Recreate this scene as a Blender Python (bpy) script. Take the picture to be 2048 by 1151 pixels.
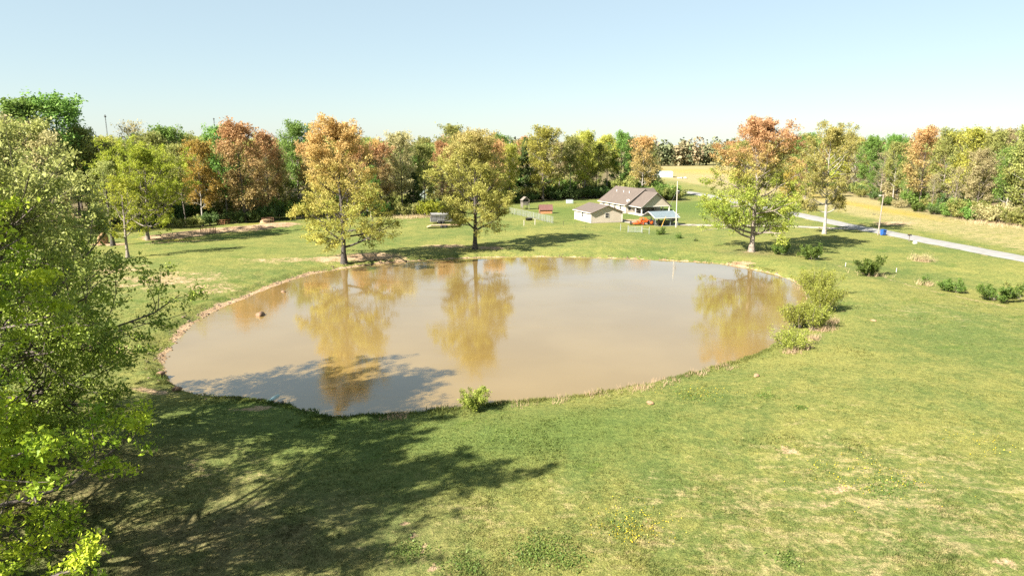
import bpy, math, random
import numpy as np
from math import radians, sin, cos, pi
for o in list(bpy.data.objects): bpy.data.objects.remove(o)
SC = bpy.context.scene
COL = SC.collection

# ------------------------------------------------------------------ camera, sky, sun, exposure
CAM_H, FPX, HORIZON = 18.0, 1370.0, 290.0          # drone height (m), focal length (photo px), horizon row
PITCH = math.atan((575.5 - HORIZON) / FPX)
cam = bpy.data.cameras.new('camera'); camo = bpy.data.objects.new('camera', cam); COL.objects.link(camo)
camo.location = (0, 0, CAM_H); camo.rotation_euler = (pi / 2 - PITCH, 0, 0)
cam.sensor_width = 36; cam.lens = 36 * FPX / 2048; cam.clip_start = 0.5; cam.clip_end = 8000
SC.camera = camo

SUN_AZ = math.atan2(-0.795, -0.606); SUN_EL = radians(37)
W = bpy.data.worlds.new('World'); SC.world = W; W.use_nodes = True
wn, wl = W.node_tree.nodes, W.node_tree.links
bg = wn['Background']; bg.inputs['Strength'].default_value = 0.05
sky = wn.new('ShaderNodeTexSky'); sky.sky_type = 'NISHITA'; sky.sun_disc = False
sky.sun_elevation = SUN_EL; sky.sun_rotation = SUN_AZ
sky.altitude = 0; sky.air_density = 1.0; sky.dust_density = 0.3; sky.ozone_density = 1.4
veil = wn.new('ShaderNodeMix'); veil.data_type = 'RGBA'      # thin even spring haze over the whole sky
veil.inputs[0].default_value = 0.68; veil.inputs[7].default_value = (2.66, 3.30, 3.45, 1)
wl.new(sky.outputs[0], veil.inputs[6]); wl.new(veil.outputs[2], bg.inputs['Color'])
sl = bpy.data.lights.new('sun', 'SUN'); so = bpy.data.objects.new('sun', sl); COL.objects.link(so)
sl.energy = 5.0; sl.angle = radians(0.53); sl.color = (1.0, 0.93, 0.82)
from mathutils import Vector
_sd = Vector((sin(SUN_AZ) * cos(SUN_EL), cos(SUN_AZ) * cos(SUN_EL), sin(SUN_EL)))
so.rotation_euler = _sd.to_track_quat('Z', 'Y').to_euler(); so.location = (-60, -40, 80)
vs = SC.view_settings; vs.view_transform = 'Standard'; vs.look = 'None'; vs.gamma = 1.0
vs.exposure = 2.15; vs.use_curve_mapping = False
SC.render.engine = 'CYCLES'; SC.cycles.use_denoising = False
SC.cycles.max_bounces = 6; SC.cycles.transparent_max_bounces = 4
SC.cycles.diffuse_bounces = 3; SC.cycles.sample_clamp_indirect = 5

def G(x, y, z=0.0):
    """plan position (m) of a spot of the ground (at height z) read off the photograph"""
    s, c = sin(PITCH), cos(PITCH)
    t = (CAM_H - z) / (FPX * s + (y - 575.5) * c)
    return np.array([(x - 1024) * t, (FPX * c - (y - 575.5) * s) * t])

# ------------------------------------------------------------------ helpers
class MB:
    """collects faces for ONE mesh"""
    def __init__(s): s.v = []; s.f = []; s.m = []
    def add(s, v, f, m=0):
        k = len(s.v); s.v += [tuple(map(float, p)) for p in v]; s.f += [tuple(i + k for i in q) for q in f]; s.m += [m] * len(f); return s
    def box(s, c, d, rz=0.0, m=0, rx=0.0, ry=0.0, taper=1.0):
        R = np.array([[cos(rz), -sin(rz), 0], [sin(rz), cos(rz), 0], [0, 0, 1]]) @ \
            np.array([[cos(ry), 0, sin(ry)], [0, 1, 0], [-sin(ry), 0, cos(ry)]]) @ \
            np.array([[1, 0, 0], [0, cos(rx), -sin(rx)], [0, sin(rx), cos(rx)]])
        v = []
        for z in (-1, 1):
            k = taper if z > 0 else 1.0
            for x, y in ((-1, -1), (1, -1), (1, 1), (-1, 1)):
                v.append(R @ np.array([x * d[0] / 2 * k, y * d[1] / 2 * k, z * d[2] / 2]) + np.array(c))
        return s.add(v, [(3, 2, 1, 0), (4, 5, 6, 7), (0, 1, 5, 4), (1, 2, 6, 5), (2, 3, 7, 6), (3, 0, 4, 7)], m)
    def tube(s, p0, p1, r0, r1=None, n=8, m=0, cap=True):
        r1 = r0 if r1 is None else r1
        p0, p1 = np.array(p0, float), np.array(p1, float); d = p1 - p0; d /= np.linalg.norm(d) + 1e-9
        a = np.cross(d, [0, 0, 1] if abs(d[2]) < .9 else [1, 0, 0]); a /= np.linalg.norm(a); b = np.cross(d, a)
        v = [p + r * (cos(2 * pi * i / n) * a + sin(2 * pi * i / n) * b) for p, r in ((p0, r0), (p1, r1)) for i in range(n)]
        f = [(i, (i + 1) % n, n + (i + 1) % n, n + i) for i in range(n)]
        if cap: f += [tuple(range(n - 1, -1, -1)), tuple(range(n, 2 * n))]
        return s.add(v, f, m)
    def path(s, pts, r, n=6, m=0):
        for a, b in zip(pts[:-1], pts[1:]): s.tube(a, b, r, n=n, m=m)
        return s
    def lathe(s, c, prof, n=16, axis='z', m=0):
        v = []
        for r, h in prof:
            for i in range(n):
                a = 2 * pi * i / n; p = (r * cos(a), r * sin(a), h)
                if axis == 'y': p = (p[0], p[2], p[1])
                if axis == 'x': p = (p[2], p[0], p[1])
                v.append(np.array(p) + np.array(c))
        f = []
        for j in range(len(prof) - 1):
            for i in range(n): f.append((j * n + i, j * n + (i + 1) % n, (j + 1) * n + (i + 1) % n, (j + 1) * n + i))
        f += [tuple(range(n - 1, -1, -1)), tuple((len(prof) - 1) * n + i for i in range(n))]
        return s.add(v, f, m)
    def slab(s, quad, th, m=0):
        """a quad (4 corners) thickened downwards along its normal"""
        q = np.array(quad, float); n = np.cross(q[1] - q[0], q[3] - q[0]); n /= np.linalg.norm(n)
        if n[2] < 0: n = -n
        v = list(q) + list(q - n * th)
        return s.add(v, [(0, 1, 2, 3), (7, 6, 5, 4), (0, 4, 5, 1), (1, 5, 6, 2), (2, 6, 7, 3), (3, 7, 4, 0)], m)
    def prism(s, poly, a, b, axis='y', m=0):
        """polygon of (u,w) extruded from a to b along an axis"""
        n = len(poly); v = []
        for t in (a, b):
            for u, w in poly: v.append((u, t, w) if axis == 'y' else (t, u, w) if axis == 'x' else (u, w, t))
        f = [(i, (i + 1) % n, n + (i + 1) % n, n + i) for i in range(n)] + [tuple(range(n - 1, -1, -1)), tuple(range(n, 2 * n))]
        return s.add(v, f, m)
    def build(s, name, mat, parent=None, smooth=False):
        me = bpy.data.meshes.new(name); me.from_pydata(s.v, [], s.f)
        for mm in (mat if isinstance(mat, (list, tuple)) else [mat]): me.materials.append(mm)
        if any(s.m): me.polygons.foreach_set('material_index', s.m)
        if smooth: me.polygons.foreach_set('use_smooth', [True] * len(s.f))
        me.update()
        import bmesh
        bm = bmesh.new(); bm.from_mesh(me); bmesh.ops.recalc_face_normals(bm, faces=bm.faces); bm.to_mesh(me); bm.free()
        o = bpy.data.objects.new(name, me); COL.objects.link(o)
        if parent is not None: o.parent = parent
        return o

def np_mesh(name, V, F, mat, parent=None, smooth=False, attrs=None, link=True):
    """fast mesh from arrays: F is (n,k) with one k for all, or a list of such arrays"""
    Fs = F if isinstance(F, list) else [F]
    Fs = [np.asarray(q, np.int32) for q in Fs if len(q)]
    me = bpy.data.meshes.new(name)
    V = np.asarray(V, np.float32)
    me.vertices.add(len(V)); me.vertices.foreach_set('co', V.ravel())
    tot = np.concatenate([np.full(len(q), q.shape[1], np.int32) for q in Fs])
    idx = np.concatenate([q.ravel() for q in Fs])
    me.loops.add(len(idx)); me.loops.foreach_set('vertex_index', idx)
    me.polygons.add(len(tot)); me.polygons.foreach_set('loop_start', np.concatenate([[0], np.cumsum(tot)[:-1]]).astype(np.int32))
    me.polygons.foreach_set('loop_total', tot)
    if smooth: me.polygons.foreach_set('use_smooth', np.ones(len(tot), bool))
    me.materials.append(mat)
    for k, a in (attrs or {}).items():
        at = me.attributes.new(k, 'FLOAT', 'POINT'); at.data.foreach_set('value', np.asarray(a, np.float32))
    me.update(calc_edges=True)
    if not link: return me
    o = bpy.data.objects.new(name, me); COL.objects.link(o)
    if parent is not None: o.parent = parent
    return o

def tag(o, label=None, cat=None, group=None, kind=None):
    if label: o['label'] = label
    if cat: o['category'] = cat
    if group: o['group'] = group
    if kind: o['kind'] = kind
    return o
def thing(name, loc, rz, label, cat, group=None, s=1.0):
    o = bpy.data.objects.new(name, None); COL.objects.link(o); o.empty_display_size = .3
    o.location = loc; o.rotation_euler = (0, 0, rz); o.scale = (s, s, s)
    return tag(o, label, cat, group)

# ------------------------------------------------------------------ materials
def lin(r, g, b):
    f = lambda c: (c / 255 / 12.92) if c / 255 <= .04045 else ((c / 255 + .055) / 1.055) ** 2.4
    return (f(r), f(g), f(b))
class NT:
    def __init__(s, name):
        s.mat = bpy.data.materials.new(name); s.mat.use_nodes = True
        s.n, s.l = s.mat.node_tree.nodes, s.mat.node_tree.links
        s.bsdf = s.n['Principled BSDF']; s.out = s.n['Material Output']
    def put(s, sock, v):
        if hasattr(v, 'is_output'): s.l.new(v, sock)
        elif isinstance(v, (tuple, list)) and len(v) == 3 and sock.type == 'RGBA': sock.default_value = (*v, 1)
        else: sock.default_value = v
    def node(s, t, ins=None, **kw):
        n = s.n.new(t)
        for k, v in kw.items(): setattr(n, k, v)
        for k, v in (ins or {}).items(): s.put(n.inputs[k], v)
        return n
    def noise(s, vec, scale, detail=3, rough=.55, dist=0.0):
        n = s.node('ShaderNodeTexNoise', {'Scale': scale, 'Detail': detail, 'Roughness': rough, 'Distortion': dist})
        if vec is not None: s.l.new(vec, n.inputs['Vector'])
        return n.outputs[0]
    def mix(s, f, a, b):
        n = s.node('ShaderNodeMix', data_type='RGBA')
        s.put(n.inputs[0], f); s.put(n.inputs[6], a); s.put(n.inputs[7], b); return n.outputs[2]
    def math(s, op, a, b=0.0, c=0.0):
        n = s.node('ShaderNodeMath', operation=op); s.put(n.inputs[0], a); s.put(n.inputs[1], b); s.put(n.inputs[2], c); return n.outputs[0]
    def ss(s, v, a, b, lo=0.0, hi=1.0):
        n = s.node('ShaderNodeMapRange', {0: v, 1: a, 2: b, 3: lo, 4: hi}, interpolation_type='SMOOTHSTEP'); return n.outputs[0]
    def attr(s, name): return s.node('ShaderNodeAttribute', attribute_name=name).outputs['Fac']
    def pos(s): return s.node('ShaderNodeNewGeometry').outputs['Position']
    def coord(s, k='Object'): return s.node('ShaderNodeTexCoord').outputs[k]
    def bump(s, h, strength, dist):
        b = s.node('ShaderNodeBump', {'Height': h, 'Strength': strength, 'Distance': dist}); s.l.new(b.outputs[0], s.bsdf.inputs['Normal']); return b

ALB = .70
def pmat(name, col, rough=.6, metal=0.0, var=.18, scale=3.0, col2=None, bump=0.0, spec=None):
    col = tuple(x * ALB for x in col); col2 = tuple(x * ALB for x in col2) if col2 else None
    m = NT(name); c = m.coord()
    n = m.noise(c, scale, 5)
    a = tuple(x * (1 - var) for x in col); b = col2 or tuple(min(1, x * (1 + var)) for x in col)
    m.put(m.bsdf.inputs['Base Color'], m.mix(m.ss(n, .3, .7), a, b))
    m.put(m.bsdf.inputs['Roughness'], m.ss(n, 0, 1, max(0, rough - .1), min(1, rough + .1)))
    m.bsdf.inputs['Metallic'].default_value = metal
    if spec is not None: m.bsdf.inputs['Specular IOR Level'].default_value = spec
    if bump: m.bump(m.noise(c, scale * 6, 3), .5, bump)
    return m.mat

def leaf_mat(name, c1, c2, ctop=None, top0=.45, top1=.95, trans=.5):
    """leaves: two leaf tones mixed clump by clump, a third tone of young buds towards the top, some light through the leaf"""
    c1, c2 = (tuple(x * 1.04 for x in c) for c in (c1, c2)); ctop = tuple(x * 1.04 for x in ctop) if ctop else None
    m = NT(name)
    v = m.attr('v')
    v = m.math('ADD', m.math('MULTIPLY', v, .8), m.math('MULTIPLY', m.math('SUBTRACT', m.noise(m.coord(), .3, 2), .4), .6))
    col = m.mix(m.ss(v, .1, .9), c1, c2)
    if ctop:
        g = m.node('ShaderNodeSeparateXYZ', {0: m.coord('Generated')}).outputs[2]
        g = m.math('ADD', g, m.math('MULTIPLY', m.math('SUBTRACT', v, .5), .35))
        col = m.mix(m.ss(g, top0, top1), col, ctop)
    rnd = m.node('ShaderNodeObjectInfo').outputs['Random']
    hsv = m.node('ShaderNodeHueSaturation', {'Hue': m.ss(rnd, 0, 1, .488, .512), 'Saturation': 1.0, 'Value': m.ss(rnd, 0, 1, .85, 1.15), 'Color': col})
    col = hsv.outputs[0]
    m.put(m.bsdf.inputs['Base Color'], col); m.bsdf.inputs['Roughness'].default_value = .55
    m.bsdf.inputs['Specular IOR Level'].default_value = .25
    tr = m.node('ShaderNodeBsdfTranslucent', {'Color': col})
    mx = m.node('ShaderNodeMixShader', {0: trans}); m.l.new(m.bsdf.outputs[0], mx.inputs[1]); m.l.new(tr.outputs[0], mx.inputs[2])
    m.l.new(mx.outputs[0], m.out.inputs['Surface'])
    return m.mat

BARK = pmat('bark_grey', (.13, .105, .085), .9, var=.35, scale=5, bump=.02)
BARK_DK = pmat('bark_dark', (.07, .058, .048), .9, var=.35, scale=5, bump=.02)
BARK_PALE = pmat('bark_pale', (.33, .30, .255), .85, var=.4, scale=2.5, bump=.01)
BARK_MID = pmat('bark_mid', (.24, .20, .16), .9, var=.35, scale=4, bump=.02)
LEAF = {
 'olive':  leaf_mat('leaf_olive', (.20, .225, .06), (.34, .335, .10)),
 'yellow': leaf_mat('leaf_yellow_green', (.28, .29, .05), (.44, .41, .085)),
 'rust':   leaf_mat('leaf_rust', (.29, .24, .085), (.42, .30, .125), (.44, .265, .115), .35, .9),
 'green':  leaf_mat('leaf_fresh_green', (.12, .22, .04), (.21, .32, .07)),
 'lime':   leaf_mat('leaf_lime', (.23, .28, .025), (.38, .40, .05)),
 'dark':   leaf_mat('leaf_dark_green', (.075, .13, .038), (.15, .21, .065)),
 'gold':   leaf_mat('leaf_gold', (.29, .22, .045), (.44, .30, .065)),
 'tan':    leaf_mat('leaf_tan', (.30, .27, .12), (.43, .37, .19)),
 'oak1':   leaf_mat('leaf_oak_amber', (.25, .26, .05), (.41, .35, .085), (.46, .30, .12), .22, .85),
 'oak2':   leaf_mat('leaf_oak_yellow', (.34, .36, .075), (.48, .47, .125), (.47, .41, .14), .6, 1.0),
 'oak3':   leaf_mat('leaf_oak_green_red', (.21, .28, .04), (.38, .40, .075), (.45, .265, .13), .42, .85),
 'syc':    leaf_mat('leaf_sycamore', (.28, .28, .07), (.46, .41, .13)),
 'near':   leaf_mat('leaf_near', (.15, .205, .03), (.31, .37, .055), (.28, .29, .085), .45, .8, trans=.36),
 'near_lime': leaf_mat('leaf_near_lime', (.17, .27, .02), (.44, .51, .037), trans=.36),
 'shrub':  leaf_mat('leaf_shrub', (.07, .12, .022), (.155, .21, .04)),
 'weed':   leaf_mat('leaf_weed', (.06, .095, .018), (.12, .155, .03), trans=.3),
 'willow': leaf_mat('leaf_willow', (.19, .225, .035), (.33, .345, .07)),
}

# ------------------------------------------------------------------ pond outline and terrain
WL = -0.85
def catmull(pts, n=6, closed=True):
    P = np.array(pts, float); N = len(P); out = []
    rng_ = range(N) if closed else range(N - 1)
    for i in rng_:
        p0, p1, p2, p3 = (P[(i + k) % N] if closed else P[min(max(i + k, 0), N - 1)] for k in (-1, 0, 1, 2))
        for t in np.arange(n) / n:
            out.append(.5 * ((2 * p1) + (-p0 + p2) * t + (2 * p0 - 5 * p1 + 4 * p2 - p3) * t * t + (-p0 + 3 * p1 - 3 * p2 + p3) * t ** 3))
    if not closed: out.append(P[-1])
    return np.array(out)
_far = [(330, 728), (345, 693), (392, 645), (440, 618), (492, 596), (560, 568), (620, 549), (680, 538), (730, 531), (800, 524),
        (870, 519), (960, 515), (1060, 513), (1150, 514), (1250, 517), (1350, 521), (1430, 526), (1490, 535), (1540, 546),
        (1588, 562), (1612, 585), (1606, 615), (1586, 652), (1548, 688)]
_near = [(1490, 709), (1420, 728), (1350, 746), (1260, 766), (1200, 776), (1100, 789), (1000, 799), (960, 804), (900, 811), (800, 821),
         (720, 827), (665, 829), (636, 818), (590, 808), (530, 797), (480, 792), (430, 788), (380, 780), (345, 762)]
POND = catmull([G(x, y, WL) for x, y in _far] + [G(x, y, -.45) for x, y in _near], 5)
POND = POND + np.random.default_rng(5).normal(0, .10, POND.shape)

def poly_sd(X, Y, poly):
    X = X.ravel(); Y = Y.ravel(); d = np.full(X.shape, 1e9); ins = np.zeros(X.shape, bool)
    A = poly; B = np.roll(poly, -1, 0)
    for (ax, ay), (bx, by) in zip(A, B):
        ex, ey = bx - ax, by - ay; L = ex * ex + ey * ey + 1e-9
        t = np.clip(((X - ax) * ex + (Y - ay) * ey) / L, 0, 1)
        d = np.minimum(d, (X - ax - t * ex) ** 2 + (Y - ay - t * ey) ** 2)
        c = ((ay > Y) != (by > Y)) & (X < (bx - ax) * (Y - ay) / (by - ay + 1e-12) + ax)
        ins ^= c
    return np.where(ins, -1, 1) * np.sqrt(d)
def line_d(X, Y, pts):
    d = np.full(X.shape, 1e9)
    for (ax, ay), (bx, by) in zip(pts[:-1], pts[1:]):
        ex, ey = bx - ax, by - ay; L = ex * ex + ey * ey + 1e-9
        t = np.clip(((X - ax) * ex + (Y - ay) * ey) / L, 0, 1)
        d = np.minimum(d, (X - ax - t * ex) ** 2 + (Y - ay - t * ey) ** 2)
    return np.sqrt(d)
def sstep(x, a, b):
    t = np.clip((x - a) / (b - a), 0, 1); return t * t * (3 - 2 * t)
def vnoise(X, Y, s, seed=0):
    """smooth value noise"""
    X = np.asarray(X) * s + seed * 17.3; Y = np.asarray(Y) * s - seed * 9.1
    xi, yi = np.floor(X), np.floor(Y); fx, fy = X - xi, Y - yi; fx = fx * fx * (3 - 2 * fx); fy = fy * fy * (3 - 2 * fy)
    h = lambda a, b: np.modf(np.abs(np.sin(a * 127.1 + b * 311.7 + seed * 3.3) * 43758.5453))[0]
    return (h(xi, yi) * (1 - fx) + h(xi + 1, yi) * fx) * (1 - fy) + (h(xi, yi + 1) * (1 - fx) + h(xi + 1, yi + 1) * fx) * fy
PC = POND.mean(0)
def bare_bank(X, Y):
    """1 on the eroded left and far banks, 0 on the grassed dam in front and on the right"""
    a = np.arctan2(Y - PC[1], X - PC[0])             # 0 = +x, pi/2 = away
    return np.clip(sstep(a, .35, 1.0) + sstep(-a, 2.35, 2.75), 0, 1)
def heightf(X, Y, sd=None):
    X = np.asarray(X, float); Y = np.asarray(Y, float)
    if sd is None: sd = poly_sd(np.atleast_1d(X), np.atleast_1d(Y), POND).reshape(X.shape)
    n = vnoise(X, Y, .9, 3); bb = bare_bank(X, Y)
    foot = .12 + bb * (.35 + .9 * sstep(-X, 20, 34)) * (.5 + n)      # width of the muddy shelf before the cut edge
    z = WL + .02 + .10 * np.clip(sd / np.maximum(foot, .1), 0, 1) + (.20 + .18 * sstep(-X, -5, 12)) * sstep(sd, foot, foot + .35) + (.55 - .18 * sstep(-X, -5, 12)) * sstep(sd, foot + .3, foot + 6)
    z = np.where(sd < 0, WL + .02 + np.maximum(sd * .35, -1.6), z)
    u = sstep(sd, 3, 14)
    z = z + u * ((vnoise(X, Y, .045, 1) - .5) * .5 + (vnoise(X, Y, .16, 2) - .5) * .12) + sstep(sd, .8, 2) * (vnoise(X, Y, .8, 7) - .5) * .07
    z = z - .55 * sstep(X, 46, 62) * sstep(120 - Y, 0, 30) * (1 - sstep(X, 66, 80)) * u
    z = z + .7 * np.exp(-(line_d(X, Y, MOUND) / 3.6) ** 2)
    return z
MOUND = [G(330, 476), G(420, 463), G(500, 458), G(560, 452)]
def gz(x, y): return float(heightf(np.array([x]), np.array([y]))[0])

def axis(lo, hi, f0, f1, step, grow=1.11, mx=90):
    a = list(np.arange(f0, f1 + 1e-6, step)); s = step
    while a[-1] < hi: s = min(s * grow, mx); a.append(a[-1] + s)
    s = step
    while a[0] > lo: s = min(s * grow, mx); a.insert(0, a[0] - s)
    return np.array(a)
GX = axis(-3500, 3500, -58, 70, .6); GY = axis(-400, 5000, 24, 126, .6)
XX, YY = np.meshgrid(GX, GY)
SD = poly_sd(XX, YY, POND).reshape(XX.shape)
ZZ = heightf(XX, YY, SD)

def blob(X, Y, px, py, rx, ry, rz=0.0):
    c = G(px, py); dx, dy = X - c[0], Y - c[1]
    u = dx * cos(rz) + dy * sin(rz); w = -dx * sin(rz) + dy * cos(rz)
    return np.exp(-((u / rx) ** 2 + (w / ry) ** 2))
ROAD = [(95, 20), (89, 70), (83.2, 109.6), (78.6, 145.8), (75.6, 180), (71.6, 248), (66.0, 284), (61, 304)]
WOODS_L = np.array([(-300, 60), (-120, 100), (-105, 128), (-92, 150), (-76, 162), (-60, 184), (-45, 188), (-30, 192), (-12, 205), (2, 226), (14, 232),
                    (34, 240), (48, 226), (58, 232), (62, 300), (66, 390), (72, 520), (60, 640), (-300, 640)], float)
WOODS_R = np.array([(124, 300), (128, 262), (112, 185), (108, 172), (116, 150), (125, 100), (140, 60), (400, 60), (400, 640), (190, 640), (176, 520), (150, 400)], float)
def masks(X, Y, sd):
    M = {}
    bb = bare_bank(X, Y)
    left = sstep(-X, 18, 34)
    d = np.exp(-(np.maximum(sd, 0) / (.3 + .2 * bb * sstep(-X, 0, 15) + .75 * left * bb)) ** 2) * (.5 + .5 * bb)
    d = d * (.35 + 1.0 * vnoise(X, Y, .3, 21))
    d = np.maximum(d, np.where(sd < 0, 1, 0))
    for px, py, rx, ry, a, k in ((735, 511, 8.5, 5, .1, .85), (650, 517, 6, 4, 0, .72), (890, 492, 7, 4, 0, .72), (980, 495, 6, 3.5, 0, .68), (1480, 520, 3.5, 2.5, 0, .85), (1500, 503, 4, 2.5, 0, .62),
                              (330, 560, 15, 11, .3, .60), (410, 575, 8, 8, .3, .57), (230, 540, 11, 9, .3, .56), (560, 520, 12, 6, 0, .58), (1790, 446, 10, 6, .5, .75), (1680, 443, 8, 3, 0, .35),
                              (170, 694, 6, 2.2, 0, .85), (500, 810, 3, 1, .2, .7), (300, 775, 3, 1.2, -.3, .75), (420, 930, 5, 3, 0, .5), (1845, 518, 2.2, 1.5, 0, .8),
                              (830, 443, 5, 4, 0, .55), (1570, 905, 1.3, 1.1, 0, .68), (1670, 980, 2.4, .9, .2, .62), (1650, 1010, 1.5, .6, .2, .6), (1800, 1090, 1.6, 1, 0, .55), (2010, 1135, 1.2, .7, 0, .65),
                              (1300, 375, 20, 30, 0, .0), (1195, 470, 5, 2.5, 0, .5), (1540, 775, 2, .7, .3, .5), (1265, 441, 6, 5, .3, .8), (220, 489, 5, 2, 0, .9)):
        d = np.maximum(d, k * blob(X, Y, px, py, rx, ry, a))
    d = np.maximum(d, .95 * np.exp(-(line_d(X, Y, MOUND) / 5.2) ** 4))
    d = np.maximum(d, .6 * np.exp(-(line_d(X, Y, [G(300, 487), G(440, 478)]) / 1.6) ** 2))
    d = np.maximum(d, .8 * np.exp(-(line_d(X, Y, [G(793, 1030), G(815, 1060), G(850, 1105), G(870, 1150)]) / .28) ** 2))
    d = np.maximum(d, .6 * np.exp(-(line_d(X, Y, [G(1640, 522), G(1720, 540), G(1860, 575), G(2048, 612)]) / .8) ** 2))
    rd = line_d(X, Y, ROAD); d = np.maximum(d, .55 * np.exp(-((rd - 3.4) / .9) ** 2))
    M['dirt'] = d
    M['dry'] = np.clip(.9 * blob(X, Y, 1900, 1010, 14, 14) + .5 * blob(X, Y, 1500, 1100, 9, 8) + .5 * blob(X, Y, 1000, 1060, 7, 6) + .6 * blob(X, Y, 350, 560, 25, 16) + .75 * blob(X, Y, 500, 960, 12, 10) +
                       .5 * blob(X, Y, 1250, 490, 25, 10) + .6 * blob(X, Y, 1850, 620, 14, 14) + 1.9 * blob(X, Y, 1430, 350, 70, 170) + 1.35 * sstep(X, 84, 92) * sstep(Y, 60, 110), 0, 2.2)
    lush = .9 * blob(X, Y, 1400, 415, 22, 36) + .7 * blob(X, Y, 1150, 425, 22, 28) + .45 * blob(X, Y, 1050, 870, 9, 7) + .35 * blob(X, Y, 1250, 850, 8, 5) + .6 * blob(X, Y, 840, 430, 16, 12) + \
           .8 * blob(X, Y, 600, 815, 7, 3) + .8 * blob(X, Y, 450, 840, 9, 5) + .5 * blob(X, Y, 480, 500, 18, 8) + .6 * blob(X, Y, 1480, 680, 5, 5) + .5 * blob(X, Y, 640, 1000, 10, 10)
    lush = np.maximum(lush, .9 * np.exp(-(line_d(X, Y, [G(290, 487), G(400, 482), G(480, 470), G(570, 462)]) / 2.6) ** 2))
    M['lush'] = np.clip(lush, 0, 1)
    fl = sstep(X, 82, 88) * sstep(Y, 100, 125) * (1 - sstep(Y, 330, 420)) * np.exp(-((X - 103 - (Y - 150) * .06) / 11) ** 2) * (.35 + .55 * vnoise(X, Y * .25, .12, 15))
    fl = np.maximum(fl, .75 * blob(X, Y, 1420, 343, 70, 90)); fl = np.maximum(fl, .7 * blob(X, Y, 520, 446, 9, 5)); fl = np.maximum(fl, .75 * blob(X, Y, 330, 480, 10, 3)); fl = np.maximum(fl, .6 * blob(X, Y, 780, 431, 10, 3))
    fl = np.maximum(fl, .42 * blob(X, Y, 1700, 950, 6, 4)); fl = np.maximum(fl, .42 * blob(X, Y, 1270, 1050, 3, 3)); fl = np.maximum(fl, .42 * blob(X, Y, 1400, 780, 4, 3))
    M['flower'] = fl
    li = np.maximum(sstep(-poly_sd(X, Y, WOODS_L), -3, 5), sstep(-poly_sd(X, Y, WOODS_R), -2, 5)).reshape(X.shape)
    li = np.maximum(li, .75 * blob(X, Y, 420, 1090, 9, 6)); li = np.maximum(li, .6 * blob(X, Y, 150, 1000, 7, 8)); li = np.maximum(li, .45 * blob(X, Y, 700, 1060, 5, 4)); li = np.maximum(li, .5 * blob(X, Y, 1510, 505, 6, 4))  # leaf litter under trees; its dark brown also paints their shadow deeper
    M['litter_and_shade'] = li
    return M

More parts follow.
